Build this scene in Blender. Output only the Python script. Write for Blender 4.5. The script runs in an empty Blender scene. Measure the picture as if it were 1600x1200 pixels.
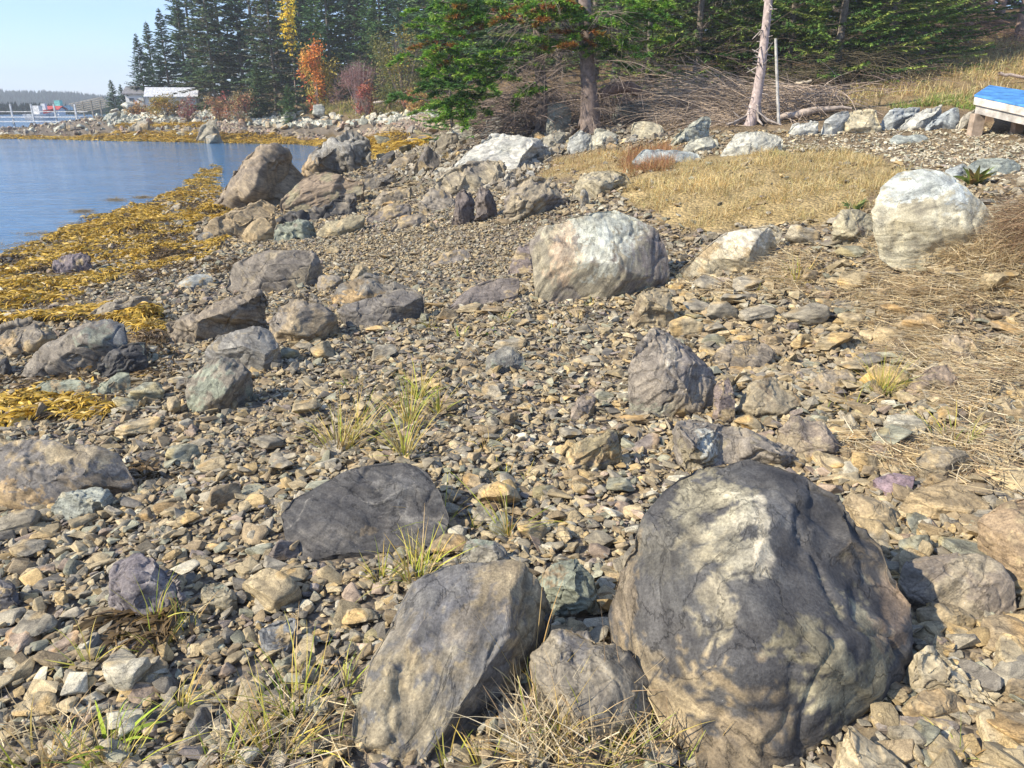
import bpy, bmesh, math, random, time
import numpy as np
from mathutils import Vector, Matrix
from mathutils.geometry import delaunay_2d_cdt
T0 = time.time()
random.seed(7); np.random.seed(7)
rng = np.random.default_rng(7)
sc = bpy.context.scene
COL = sc.collection

# ------------------------------------------------------------------ camera
CAM = np.array([0.0, 0.0, 1.6]); FPX = 1202.0; PITCH = math.radians(20.1)
cam_d = bpy.data.cameras.new('camera'); cam = bpy.data.objects.new('camera', cam_d); COL.objects.link(cam)
cam.location = CAM; cam.rotation_euler = (math.radians(90) - PITCH, 0, 0)
cam_d.sensor_width = 36; cam_d.lens = 36 * FPX / 1600; cam_d.clip_start = 0.05; cam_d.clip_end = 3000
sc.camera = cam

# ------------------------------------------------------------------ sky and sun
SUN_EL = math.radians(37); SUN_TRAVEL = np.array([0.93, 0.42])      # the way the light travels over the ground
SUN_TRAVEL = SUN_TRAVEL / np.linalg.norm(SUN_TRAVEL)
sd = Vector((SUN_TRAVEL[0] * math.cos(SUN_EL), SUN_TRAVEL[1] * math.cos(SUN_EL), -math.sin(SUN_EL)))
sl = bpy.data.lights.new('sun', 'SUN'); so = bpy.data.objects.new('sun', sl); COL.objects.link(so)
sl.energy = 5.0; sl.angle = math.radians(0.6); sl.color = (1.0, 0.90, 0.73)
so.rotation_euler = sd.to_track_quat('-Z', 'Y').to_euler()
so.location = (-20, -10, 30)
w = bpy.data.worlds.new('World'); sc.world = w; w.use_nodes = True
nt = w.node_tree; nt.nodes.clear()
wo = nt.nodes.new('ShaderNodeOutputWorld'); bg = nt.nodes.new('ShaderNodeBackground')
sky = nt.nodes.new('ShaderNodeTexSky'); sky.sky_type = 'NISHITA'; sky.sun_disc = False
sky.sun_elevation = SUN_EL
sky.sun_rotation = math.atan2(-SUN_TRAVEL[0], -SUN_TRAVEL[1])
sky.air_density = 1.0; sky.dust_density = 0.1; sky.ozone_density = 3.0; sky.altitude = 0
bg.inputs['Strength'].default_value = 0.15
# thin high cloud streaks mixed over the sky colour
tc = nt.nodes.new('ShaderNodeTexCoord'); mp = nt.nodes.new('ShaderNodeMapping'); mp.inputs['Scale'].default_value = (2.0, 2.0, 9.0)
ns = nt.nodes.new('ShaderNodeTexNoise'); ns.inputs['Scale'].default_value = 2.2; ns.inputs['Detail'].default_value = 6; ns.inputs['Roughness'].default_value = 0.55
rp = nt.nodes.new('ShaderNodeMapRange'); rp.inputs[1].default_value = 0.38; rp.inputs[2].default_value = 0.75; rp.inputs[3].default_value = 0.15; rp.inputs[4].default_value = 0.75
mx = nt.nodes.new('ShaderNodeMix'); mx.data_type = 'RGBA'; mx.inputs['B'].default_value = (3.2, 4.1, 5.9, 1)
nt.links.new(tc.outputs['Generated'], mp.inputs['Vector']); nt.links.new(mp.outputs[0], ns.inputs['Vector'])
nt.links.new(ns.outputs['Fac'], rp.inputs[0]); nt.links.new(rp.outputs[0], mx.inputs['Factor'])
tn = nt.nodes.new('ShaderNodeMix'); tn.data_type = 'RGBA'; tn.blend_type = 'MULTIPLY'; tn.inputs['Factor'].default_value = 1; tn.inputs['B'].default_value = (.70, .79, 1.0, 1)
nt.links.new(sky.outputs[0], tn.inputs['A']); nt.links.new(tn.outputs['Result'], mx.inputs['A']); nt.links.new(mx.outputs['Result'], bg.inputs['Color'])
nt.links.new(bg.outputs[0], wo.inputs[0])
sc.view_settings.view_transform = 'Standard'; sc.view_settings.look = 'None'
sc.view_settings.exposure = 0.6; sc.view_settings.gamma = 1.0; sc.view_settings.use_curve_mapping = False
sc.cycles.use_denoising = True
sc.cycles.max_bounces = 5; sc.cycles.diffuse_bounces = 3; sc.cycles.glossy_bounces = 2; sc.cycles.transmission_bounces = 3
sc.cycles.sample_clamp_indirect = 6

# ------------------------------------------------------------------ geometry of the view (points of the place from where they show)
cp, sp_ = math.cos(PITCH), math.sin(PITCH)
FW = np.array([0, cp, -sp_]); UP = np.array([0, sp_, cp]); RT = np.array([1.0, 0, 0])
def ray(u, v):
    u = np.asarray(u, float); v = np.asarray(v, float)
    d = FW + ((u - 800) / FPX)[..., None] * RT + ((600 - v) / FPX)[..., None] * UP
    return d
def project(P):
    q = P - CAM; dep = q @ FW
    dep_s = np.where(np.abs(dep) < 1e-4, 1e-4, dep)
    return 800 + FPX * (q @ RT) / dep_s, 600 - FPX * (q @ UP) / dep_s, dep
def at_z(u, v, z):
    d = ray(u, v); s = (z - CAM[2]) / d[2]; return CAM + s * d
def at_y(u, v, Y):
    d = ray(u, v); return CAM + d * (Y / d[1])

# ------------------------------------------------------------------ terrain: thin-plate spline through surveyed points
ZW = -0.5
ctl = []
def cz(u, v, z): ctl.append(tuple(at_z(u, v, z)))
def cy(u, v, Y): ctl.append(tuple(at_y(u, v, Y)))
for u, v, z in [(0,1200,-.03),(400,1200,0),(800,1200,0),(1200,1200,0),(1600,1200,.04),
    (0,900,-.09),(400,900,-.03),(800,900,0),(1200,900,.0),(1600,900,.06),
    (0,650,-.26),(250,650,-.19),(500,650,-.09),(800,650,-.01),(1200,650,.04),(1600,650,.13),
    (0,500,-.38),(250,500,-.32),(500,500,-.18),(800,500,-.03),(1200,500,.11),(1600,500,.28),
    (0,405,ZW),(60,385,ZW),(190,332,ZW),(250,314,ZW),(330,300,ZW),(0,440,-.45),(120,400,-.44),(230,345,-.44),(320,330,-.43),
    (300,400,-.40),(450,400,-.28),(650,400,-.12),(850,400,.05),(1100,400,.26),(1350,400,.45),(1600,400,.62),
    (480,300,-.36),(600,300,-.1),(720,300,.18),(850,300,.45),(1000,300,.6),(1200,300,.68),(1400,300,.75),(1600,300,.82),
    (1100,230,.95),(1300,230,.98),(1500,230,1.0),(1650,230,1.05),(430,250,-.75)]: cz(u, v, z)
for u, v, Y in [(700,215,20),(800,215,17.5),(900,205,16),(1000,200,15.5),(1100,190,15),(1300,190,14),(1500,190,13.5),
    (1100,150,18),(1300,150,17),(1500,100,21),(1600,60,25),(1300,110,23),(1000,150,22),(850,150,26),(700,160,38),
    (0,217,50),(100,220,49),(250,223,46),(400,224,44),(480,222,43),(540,228,38),(600,240,32),(640,250,26),
    (100,195,55),(250,192,52),(400,188,50),(550,186,46),(640,190,38),(250,168,62),(400,166,58),(550,160,55),(650,150,50)]: cy(u, v, Y)
ctl += [(-3,-2,-.25),(3,-2,.2),(0,-3,.05),(-8,0,-1.0),(-20,12,-2.0),(-30,30,-2.2),(-14,33,-1.4),(-22,42,-1.2),(-10,24,-1.1),(-60,60,-2.5),(-50,90,-2.0),(-75,40,-3),
        (9,0,1.0),(20,8,2.4),(26,26,4.6),(12,34,4.2),(0,45,3.4),(-10,70,3),(-28,75,2.0),(30,60,7),(-36,70,-.8),(-44,62,-1.0)]
ctl = np.array(ctl)
def _phi(r2): return 0.5 * r2 * np.log(r2 + 1e-9)
def _fit():
    X = ctl[:, :2]; n = len(X); d2 = ((X[:, None] - X[None]) ** 2).sum(-1)
    K = _phi(d2); P = np.c_[np.ones(n), X]; A = np.zeros((n + 3, n + 3))
    A[:n, :n] = K + np.eye(n) * 0.02; A[:n, n:] = P; A[n:, :n] = P.T
    return np.linalg.solve(A, np.r_[ctl[:, 2], 0, 0, 0])
_W = _fit()
def thb(x, y):
    x = np.atleast_1d(np.asarray(x, float)); y = np.atleast_1d(np.asarray(y, float)); shp = x.shape
    x = x.ravel(); y = y.ravel(); r = np.hypot(x, y); k = np.minimum(1, 88 / np.maximum(r, 1e-6)); x = x * k; y = y * k
    out = np.empty(len(x))
    for i in range(0, len(x), 20000):
        a, b = x[i:i+20000], y[i:i+20000]
        d2 = (a[:, None] - ctl[None, :, 0]) ** 2 + (b[:, None] - ctl[None, :, 1]) ** 2
        out[i:i+20000] = _phi(d2) @ _W[:-3] + _W[-3] + _W[-2] * a + _W[-1] * b
    return np.clip(out, -3, 9).reshape(shp)

# numpy gradient noise
_perm = rng.permutation(512).astype(np.int64); _g = rng.normal(size=(512, 3)); _g /= np.linalg.norm(_g, axis=1)[:, None]
def gn(P):
    P = np.asarray(P, float); I = np.floor(P).astype(np.int64); Fr = P - I; u = Fr ** 3 * (Fr * (Fr * 6 - 15) + 10)
    res = 0
    for dx in (0, 1):
        for dy in (0, 1):
            for dz in (0, 1):
                h = _perm[(_perm[(_perm[(I[:, 0] + dx) & 511] + I[:, 1] + dy) & 511] + I[:, 2] + dz) & 511]
                g = _g[h]; d = g[:, 0] * (Fr[:, 0] - dx) + g[:, 1] * (Fr[:, 1] - dy) + g[:, 2] * (Fr[:, 2] - dz)
                wx = u[:, 0] if dx else 1 - u[:, 0]; wy = u[:, 1] if dy else 1 - u[:, 1]; wz = u[:, 2] if dz else 1 - u[:, 2]
                res = res + wx * wy * wz * d
    return res * 1.5
def fbm(P, o=4, lac=2.0, gain=.5):
    r = 0; a = 1
    for k in range(o): r = r + a * gn(P * lac ** k + 17.3 * k); a *= gain
    return r
def th(x, y):
    x = np.atleast_1d(np.asarray(x, float)); y = np.atleast_1d(np.asarray(y, float))
    b = thb(x, y)
    P = np.stack([x.ravel(), y.ravel(), np.zeros(x.size)], 1)
    n = (gn(P * 0.9) * .035 + gn(P * 2.7 + 9) * .02).reshape(x.shape)
    return b + n * np.clip((b - ZW + .15) * 4, 0.2, 1)
def th1(x, y): return float(th([x], [y])[0])
_S = 1.2 * (110 / 1.2) ** (np.arange(900) / 899.0)
def hit(u, v):
    """where the line of sight through this point of the photograph first meets the ground"""
    d = ray(u, v); P = CAM + _S[:, None] * d; below = P[:, 2] < th(P[:, 0], P[:, 1])
    if not below.any(): return P[-1]
    i = max(1, int(np.argmax(below))); a, b = _S[i - 1], _S[i]
    for _ in range(3):
        m = np.linspace(a, b, 8); Q = CAM + m[:, None] * d; bl = Q[:, 2] < th(Q[:, 0], Q[:, 1]); j = max(1, int(np.argmax(bl))) if bl.any() else 7
        a, b = m[j - 1], m[j]
    return CAM + b * d

def inpoly(px, py, poly):
    px = np.asarray(px); py = np.asarray(py); c = np.zeros(px.shape, bool); n = len(poly); j = n - 1
    for i in range(n):
        xi, yi = poly[i][0], poly[i][1]; xj, yj = poly[j][0], poly[j][1]
        t = ((yi > py) != (yj > py)) & (px < (xj - xi) * (py - yi) / ((yj - yi) if yj != yi else 1e-9) + xi); c ^= t; j = i
    return c

# ------------------------------------------------------------------ mesh and object helpers
def mesh_np(name, V, F, attrs=None, smooth=True, mat=None):
    """V (n,3), F (m,3) or (m,4)"""
    me = bpy.data.meshes.new(name); V = np.asarray(V, np.float32); F = np.asarray(F, np.int32)
    k = F.shape[1]
    me.vertices.add(len(V)); me.vertices.foreach_set('co', V.ravel())
    me.loops.add(F.size); me.loops.foreach_set('vertex_index', F.ravel())
    me.polygons.add(len(F)); me.polygons.foreach_set('loop_start', np.arange(0, F.size, k, dtype=np.int32))
    me.polygons.foreach_set('loop_total', np.full(len(F), k, np.int32))
    me.update(calc_edges=True)
    me.polygons.foreach_set('use_smooth', np.full(len(F), bool(smooth)))
    for nm, arr in (attrs or {}).items():
        arr = np.asarray(arr, np.float32)
        if arr.ndim == 1:
            a = me.attributes.new(nm, 'FLOAT', 'POINT'); a.data.foreach_set('value', arr)
        elif nm == 'suv':
            a = me.attributes.new(nm, 'FLOAT_VECTOR', 'POINT'); a.data.foreach_set('vector', arr.ravel())
        else:
            a = me.attributes.new(nm, 'FLOAT_COLOR', 'POINT')
            if arr.shape[1] == 3: arr = np.c_[arr, np.ones(len(arr), np.float32)]
            a.data.foreach_set('color', arr.astype(np.float32).ravel())
    if mat: me.materials.append(mat)
    return me
def link(name, me, parent=None, loc=None, label=None, cat=None, group=None, kind=None):
    o = bpy.data.objects.new(name, me); COL.objects.link(o)
    if loc is not None: o.location = loc
    if parent: o.parent = parent
    if label: o['label'] = label
    if cat: o['category'] = cat
    if group: o['group'] = group
    if kind: o['kind'] = kind
    return o
def thing(name, loc, label, cat, group=None, rz=0):
    o = link(name, None, None, loc, label, cat, group); o.rotation_euler = (0, 0, rz); return o

# ------------------------------------------------------------------ materials
def newmat(name):
    m = bpy.data.materials.new(name); m.use_nodes = True; n = m.node_tree; n.nodes.clear()
    out = n.nodes.new('ShaderNodeOutputMaterial'); b = n.nodes.new('ShaderNodeBsdfPrincipled'); n.links.new(b.outputs[0], out.inputs[0])
    return m, n, b
def N(n, t, **kw):
    x = n.nodes.new(t)
    for k, v in kw.items():
        if k in x.inputs: x.inputs[k].default_value = v
        else: setattr(x, k, v)
    return x
def mul(n, a, b, fac=1.0, mode='MULTIPLY'):
    m = n.nodes.new('ShaderNodeMix'); m.data_type = 'RGBA'; m.blend_type = mode; m.inputs['Factor'].default_value = fac
    n.links.new(a, m.inputs['A']); n.links.new(b, m.inputs['B']); return m.outputs['Result']
def rock_material(name, scale=1.0, rough=.78, bumpd=1.0, spec=.3):
    m, n, b = newmat(name)
    at = N(n, 'ShaderNodeAttribute', attribute_name='base'); sv = N(n, 'ShaderNodeAttribute', attribute_name='suv')
    oi = n.nodes.new('ShaderNodeObjectInfo')
    col = mul(n, at.outputs['Color'], oi.outputs['Color'])
    mp = N(n, 'ShaderNodeMapping'); mp.inputs['Scale'].default_value = (1, 1, 6.5); n.links.new(sv.outputs['Vector'], mp.inputs[0])
    lam = N(n, 'ShaderNodeTexNoise', Scale=7 * scale, Detail=5, Roughness=.62, Distortion=.6); n.links.new(mp.outputs[0], lam.inputs['Vector'])
    r1 = N(n, 'ShaderNodeValToRGB'); r1.color_ramp.elements[0].position = .32; r1.color_ramp.elements[0].color = (.55, .54, .54, 1)
    r1.color_ramp.elements[1].position = .68; r1.color_ramp.elements[1].color = (1.35, 1.33, 1.28, 1)
    n.links.new(lam.outputs['Fac'], r1.inputs[0]); col = mul(n, col, r1.outputs[0], .8)
    blo = N(n, 'ShaderNodeTexNoise', Scale=9 * scale, Detail=7, Roughness=.68); n.links.new(sv.outputs['Vector'], blo.inputs['Vector'])
    r2 = N(n, 'ShaderNodeValToRGB'); r2.color_ramp.elements[0].position = .35; r2.color_ramp.elements[0].color = (.62, .6, .6, 1)
    r2.color_ramp.elements[1].position = .65; r2.color_ramp.elements[1].color = (1.3, 1.25, 1.15, 1)
    n.links.new(blo.outputs['Fac'], r2.inputs[0]); col = mul(n, col, r2.outputs[0], .75)
    gr = N(n, 'ShaderNodeTexNoise', Scale=120 * scale, Detail=3, Roughness=.7); n.links.new(sv.outputs['Vector'], gr.inputs['Vector'])
    r3 = N(n, 'ShaderNodeValToRGB'); r3.color_ramp.elements[0].position = .3; r3.color_ramp.elements[0].color = (.5, .5, .5, 1)
    r3.color_ramp.elements[1].position = .7; r3.color_ramp.elements[1].color = (1.45, 1.45, 1.42, 1)
    n.links.new(gr.outputs['Fac'], r3.inputs[0]); col = mul(n, col, r3.outputs[0], .75)
    # small pale barnacle and lichen specks
    vo = N(n, 'ShaderNodeTexVoronoi', Scale=38 * scale); n.links.new(sv.outputs['Vector'], vo.inputs['Vector'])
    mr = N(n, 'ShaderNodeMapRange'); mr.inputs[1].default_value = .05; mr.inputs[2].default_value = .09; mr.inputs[3].default_value = .55; mr.inputs[4].default_value = 0
    n.links.new(vo.outputs['Distance'], mr.inputs[0])
    bl2 = N(n, 'ShaderNodeMath', operation='GREATER_THAN'); bl2.inputs[1].default_value = .56; n.links.new(blo.outputs['Fac'], bl2.inputs[0])
    ml = N(n, 'ShaderNodeMath', operation='MULTIPLY'); n.links.new(mr.outputs[0], ml.inputs[0]); n.links.new(bl2.outputs[0], ml.inputs[1])
    mm = n.nodes.new('ShaderNodeMix'); mm.data_type = 'RGBA'; mm.inputs['B'].default_value = (.5, .49, .44, 1)
    n.links.new(ml.outputs[0], mm.inputs['Factor']); n.links.new(col, mm.inputs['A']); n.links.new(mm.outputs['Result'], b.inputs['Base Color'])
    # hairline cracks
    cn = N(n, 'ShaderNodeTexNoise', Scale=2.6 * scale, Detail=9, Roughness=.58, Distortion=.5); cm = N(n, 'ShaderNodeMapping'); cm.inputs['Scale'].default_value = (1, 1, 2.2); n.links.new(sv.outputs['Vector'], cm.inputs[0]); n.links.new(cm.outputs[0], cn.inputs['Vector'])
    cs = N(n, 'ShaderNodeMath', operation='SUBTRACT'); cs.inputs[1].default_value = .5; n.links.new(cn.outputs['Fac'], cs.inputs[0]); ca = N(n, 'ShaderNodeMath', operation='ABSOLUTE'); n.links.new(cs.outputs[0], ca.inputs[0])
    cr = N(n, 'ShaderNodeMapRange'); cr.inputs[1].default_value = 0; cr.inputs[2].default_value = .010; cr.inputs[3].default_value = .45; cr.inputs[4].default_value = 1; n.links.new(ca.outputs[0], cr.inputs[0])
    crc = n.nodes.new('ShaderNodeCombineColor'); [n.links.new(cr.outputs[0], crc.inputs[q]) for q in range(3)]; n.links.new(mul(n, mm.outputs['Result'], crc.outputs[0], .7), b.inputs['Base Color'])
    b.inputs['Roughness'].default_value = rough; b.inputs['Specular IOR Level'].default_value = spec
    b0 = N(n, 'ShaderNodeBump', Strength=.6, Distance=.008 * bumpd); n.links.new(cr.outputs[0], b0.inputs['Height'])
    b1 = N(n, 'ShaderNodeBump', Strength=.5, Distance=.007 * bumpd); b2 = N(n, 'ShaderNodeBump', Strength=.45, Distance=.008 * bumpd); b3 = N(n, 'ShaderNodeBump', Strength=.6, Distance=.004 * bumpd)
    n.links.new(lam.outputs['Fac'], b1.inputs['Height']); n.links.new(blo.outputs['Fac'], b2.inputs['Height']); n.links.new(gr.outputs['Fac'], b3.inputs['Height'])
    n.links.new(b0.outputs[0], b1.inputs['Normal']); n.links.new(b1.outputs[0], b2.inputs['Normal']); n.links.new(b2.outputs[0], b3.inputs['Normal']); n.links.new(b3.outputs[0], b.inputs['Normal'])
    return m
M_ROCK = rock_material('weathered_slate')
M_PEB = rock_material('beach_pebble', 2.2, .85, .35, .2)
def attr_material(name, rough=.7, trans=0.0, noise=0, spec=.2):
    m, n, b = newmat(name)
    at = N(n, 'ShaderNodeAttribute', attribute_name='base'); oi = n.nodes.new('ShaderNodeObjectInfo')
    col = mul(n, at.outputs['Color'], oi.outputs['Color'])
    if noise:
        tc = n.nodes.new('ShaderNodeTexCoord'); no = N(n, 'ShaderNodeTexNoise', Scale=noise, Detail=5, Roughness=.65); n.links.new(tc.outputs['Object'], no.inputs['Vector'])
        r = N(n, 'ShaderNodeValToRGB'); r.color_ramp.elements[0].position = .3; r.color_ramp.elements[0].color = (.5, .5, .5, 1); r.color_ramp.elements[1].position = .7; r.color_ramp.elements[1].color = (1.4, 1.4, 1.4, 1)
        n.links.new(no.outputs['Fac'], r.inputs[0]); col = mul(n, col, r.outputs[0])
        bu = N(n, 'ShaderNodeBump', Strength=.5, Distance=.01); n.links.new(no.outputs['Fac'], bu.inputs['Height']); n.links.new(bu.outputs[0], b.inputs['Normal'])
    n.links.new(col, b.inputs['Base Color']); b.inputs['Roughness'].default_value = rough; b.inputs['Specular IOR Level'].default_value = spec
    if trans:
        tr = n.nodes.new('ShaderNodeBsdfTranslucent'); n.links.new(col, tr.inputs['Color']); ms = n.nodes.new('ShaderNodeMixShader'); ms.inputs[0].default_value = trans
        out = [x for x in n.nodes if x.type == 'OUTPUT_MATERIAL'][0]; n.links.new(b.outputs[0], ms.inputs[1]); n.links.new(tr.outputs[0], ms.inputs[2]); n.links.new(ms.outputs[0], out.inputs[0])
    return m
M_LEAF = attr_material('leaf_blades', .6, .25)
M_NEEDLE = attr_material('spruce_needles', .6, .12)
M_WOOD = attr_material('bark_and_twigs', .9, 0, 14)
M_WEED = attr_material('rockweed', .45, .15, 0, .4)
M_PLAIN = attr_material('weathered_surface', .8, 0, 6)

# ------------------------------------------------------------------ fast mesh refinement
def refine(V, F, L, iters=7, maxt=60000):
    for _ in range(iters):
        if len(F) > maxt: break
        E = np.stack([F, np.roll(F, -1, 1)], -1).reshape(-1, 2); Es = np.sort(E, 1)
        U, inv = np.unique(Es[:, 0].astype(np.int64) * (len(V) + 1) + Es[:, 1], return_inverse=True)
        a = U // (len(V) + 1); b = U % (len(V) + 1)
        ln = np.linalg.norm(V[a] - V[b], axis=1); mk = ln > L
        if not mk.any(): break
        idx = np.full(len(U), -1); idx[mk] = len(V) + np.arange(mk.sum())
        V = np.r_[V, (V[a[mk]] + V[b[mk]]) / 2]
        m = idx[inv].reshape(-1, 3); c = (m >= 0).sum(1); out = [F[c == 0]]
        t = F[c == 3]; q = m[c == 3]
        out += [np.c_[t[:, 0], q[:, 0], q[:, 2]], np.c_[q[:, 0], t[:, 1], q[:, 1]], np.c_[q[:, 2], q[:, 1], t[:, 2]], np.c_[q[:, 0], q[:, 1], q[:, 2]]]
        for k in range(3):                       # one marked edge (edge k: verts k,k+1)
            s = (c == 1) & (m[:, k] >= 0); t = F[s]; e = m[s, k]; A, B, C_ = t[:, k], t[:, (k+1) % 3], t[:, (k+2) % 3]
            out += [np.c_[A, e, C_], np.c_[e, B, C_]]
            s = (c == 2) & (m[:, k] < 0); t = F[s]; A, B, C_ = t[:, k], t[:, (k+1) % 3], t[:, (k+2) % 3]; e1 = m[s, (k+1) % 3]; e2 = m[s, (k+2) % 3]
            out += [np.c_[C_, e2, e1], np.c_[A, B, e1], np.c_[A, e1, e2]]
        F = np.concatenate([o for o in out if len(o)])
    return V, F
def smooth(V, F, k=1, lam=.5):
    E = np.concatenate([F[:, [0, 1]], F[:, [1, 2]], F[:, [2, 0]]]); deg = np.bincount(E.ravel(), minlength=len(V)).astype(float)[:, None]
    for _ in range(k):
        S = np.zeros_like(V)
        for c in range(3): S[:, c] = np.bincount(E[:, 0], V[E[:, 1], c], len(V)) + np.bincount(E[:, 1], V[E[:, 0], c], len(V))
        V = V + lam * (S / np.maximum(deg, 1) - V)
    return V
def normals(V, F):
    n = np.cross(V[F[:, 1]] - V[F[:, 0]], V[F[:, 2]] - V[F[:, 0]]); Nn = np.zeros_like(V)
    for k in range(3):
        for c in range(3): Nn[:, c] += np.bincount(F[:, k], n[:, c], len(V))
    return Nn / np.maximum(np.linalg.norm(Nn, axis=1), 1e-9)[:, None]
def rotm(ax, ang): return np.array(Matrix.Rotation(ang, 3, Vector(ax)))
def sst(a, b, x): t = np.clip((x - a) / (b - a), 0, 1); return t * t * (3 - 2 * t)

C = dict(slate=(.2, .18, .152), dark=(.08, .079, .08), tan=(.36, .29, .18), brown=(.23, .185, .125), pale=(.58, .58, .52), white=(.66, .68, .63),
         green=(.24, .265, .215), ochre=(.46, .33, .17), purple=(.21, .17, .165), olive=(.27, .245, .165), grey=(.27, .245, .205), blue=(.2, .225, .235), pink=(.38, .29, .24))
C = {k: np.array(v) for k, v in C.items()}

# ------------------------------------------------------------------ terrain sheet
WEED = [  # patches of rockweed, outlines as they lie on the shore; share of yellow fronds
    ([(-60,425),(0,398),(60,380),(110,352),(190,328),(260,308),(335,292),(352,294),(345,325),(300,360),(310,378),(360,375),(330,400),(250,395),(190,435),(120,470),(60,480),(-60,500)], .78),
    ([(330,330),(380,318),(365,345),(335,352)], .95), ([(205,425),(250,395),(330,400),(300,425),(215,445)], .25), ([(320,420),(345,400),(380,410),(360,425),(330,430)], .12),
    ([(-60,505),(60,490),(130,478),(210,470),(240,485),(180,500),(110,505),(20,505),(-60,520)], .7), ([(140,500),(170,482),(235,478),(260,495),(225,512),(170,510)], .65),
    ([(-60,590),(30,585),(130,570),(165,592),(140,600),(115,625),(70,650),(0,672),(-60,690)], .75), ([(200,560),(235,540),(265,535),(290,560),(250,590),(205,592)], .25),
    ([(205,518),(262,512),(262,540),(215,545)], .3), ([(60,640),(120,630),(200,625),(180,650),(100,665)], .2), ([(180,730),(225,725),(255,740),(230,755),(195,750)], .08),
    ([(150,975),(200,965),(290,960),(310,985),(260,1010),(170,1010)], .05)]
FARWEED = [([(0,214),(120,214),(230,206),(330,208),(470,212),(640,206),(640,218),(560,224),(470,224),(330,226),(180,224),(90,222),(0,218)], .95),
    ([(570,222),(640,218),(680,222),(650,235),(600,246),(572,244)], .9), ([(190,190),(330,188),(330,198),(190,200)], .9)]
GRASSY = [([(960,305),(1010,275),(1060,255),(1200,232),(1330,238),(1430,262),(1420,275),(1380,300),(1370,322),(1290,352),(1200,350),(1120,368),(1050,352),(1010,330),(985,320)], 1),
    ([(840,275),(870,250),(950,238),(1050,225),(1060,255),(1000,280),(960,300),(900,270),(850,290)], .8), ([(620,250),(680,232),(720,228),(700,255),(640,262)], .6)]
UPPER = [(1290,172),(1330,140),(1420,120),(1490,80),(1600,35),(1760,20),(1760,180),(1530,170),(1400,168)]
STRAW = [([(1180,420),(1260,390),(1400,392),(1600,390),(1700,400),(1700,690),(1560,700),(1480,640),(1390,560),(1330,480),(1250,460)], 1), ([(1060,430),(1180,425),(1200,450),(1090,455)], .5)]
def wmask(X, Y, Z, polys):
    u, v, d = project(np.stack([X, Y, Z], -1)); m = np.zeros(X.shape); q_ = np.stack([X.ravel() * 1.3, Y.ravel() * 1.3, X.ravel() * 0 + 2], 1); u = u + (gn(q_) * 34 + gn(q_ * 3) * 18).reshape(X.shape); v = v + (gn(q_ + 50) * 9 + gn(q_ * 3 + 50) * 6).reshape(X.shape)
    for p, k in polys: m = np.maximum(m, inpoly(u, v, p) * (d > .2) * k)
    return m
def build_terrain():
    ang = np.concatenate([np.linspace(-40, 40, 420), np.linspace(42, 318, 90)]); ang = np.radians(90 - ang)
    r = .25 * (620 / .25) ** (np.arange(330) / 329.0)
    A, R = np.meshgrid(ang, r); X = R * np.cos(A); Y = R * np.sin(A)
    Z = np.zeros_like(X)
    for i in range(len(r)): Z[i] = th(X[i], Y[i])
    far = R > 88; Z = np.where(far & (X < -.18 * Y) , np.minimum(Z, -2), Z)
    P = np.stack([X, Y, Z], -1).reshape(-1, 3); fx, fy, fz = P.T
    n1 = fbm(P * 1.3, 4); n2 = fbm(P * 6, 3)
    col = np.array([.19, .158, .12])[None] * (1 + .5 * n2[:, None])
    lf = sst(.42, .62, fz + .1 * n1)[:, None]
    soil = np.array([.22, .165, .10]); col = col * (1 - lf) + soil * (1 + .5 * n2[:, None]) * lf
    mud = np.array([.14, .10, .045]); wm = wmask(fx, fy, fz, [(p, .9) for p, _ in WEED + FARWEED])[:, None]
    col = col * (1 - wm) + mud * (1 + .6 * n2[:, None]) * wm
    gm = wmask(fx, fy, fz, GRASSY)[:, None]; col = col * (1 - gm) + np.array([.36, .27, .13]) * (1 + .4 * n2[:, None]) * gm
    gm = wmask(fx, fy, fz, [(UPPER, .8)])[:, None]; col = col * (1 - gm) + np.array([.33, .24, .12]) * (1 + .5 * n2[:, None]) * gm
    up = sst(1.25, 1.7, fz + .15 * n1)[:, None] * (1 - gm); col = col * (1 - up) + np.array([.17, .12, .07]) * (1 + .6 * n2[:, None]) * up
    uw = sst(ZW + .02, ZW - .1, fz)[:, None]; col = col * (1 - uw) + np.array([.07, .065, .05]) * uw
    n = len(ang); i = np.arange(len(r) - 1)[:, None] * n; j = np.arange(n)[None]; j2 = (j + 1) % n
    F = np.stack([i + j, i + j2, i + n + j2, i + n + j], -1).reshape(-1, 4)[:, ::-1]
    c = len(P); P = np.r_[P, [[0, 0, th1(0, 0)]]]; col = np.r_[col, col[:1]]
    me = mesh_np('ground', P, F, {'base': np.clip(col, .01, 1)}, True, M_GROUND)
    link('beach_ground', me, kind='structure', label='stony beach ground sloping down to the cove')
M_GROUND, n_, b_ = newmat('beach_soil')
at_ = N(n_, 'ShaderNodeAttribute', attribute_name='base'); tc_ = n_.nodes.new('ShaderNodeTexCoord')
no_ = N(n_, 'ShaderNodeTexNoise', Scale=34, Detail=8, Roughness=.75); n_.links.new(tc_.outputs['Object'], no_.inputs['Vector'])
vo_ = N(n_, 'ShaderNodeTexVoronoi', Scale=30); n_.links.new(tc_.outputs['Object'], vo_.inputs['Vector'])
r_ = N(n_, 'ShaderNodeValToRGB'); r_.color_ramp.elements[0].position = .3; r_.color_ramp.elements[0].color = (.45, .45, .45, 1); r_.color_ramp.elements[1].position = .72; r_.color_ramp.elements[1].color = (1.5, 1.5, 1.5, 1)
n_.links.new(no_.outputs['Fac'], r_.inputs[0]); c_ = mul(n_, at_.outputs['Color'], r_.outputs[0])
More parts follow.
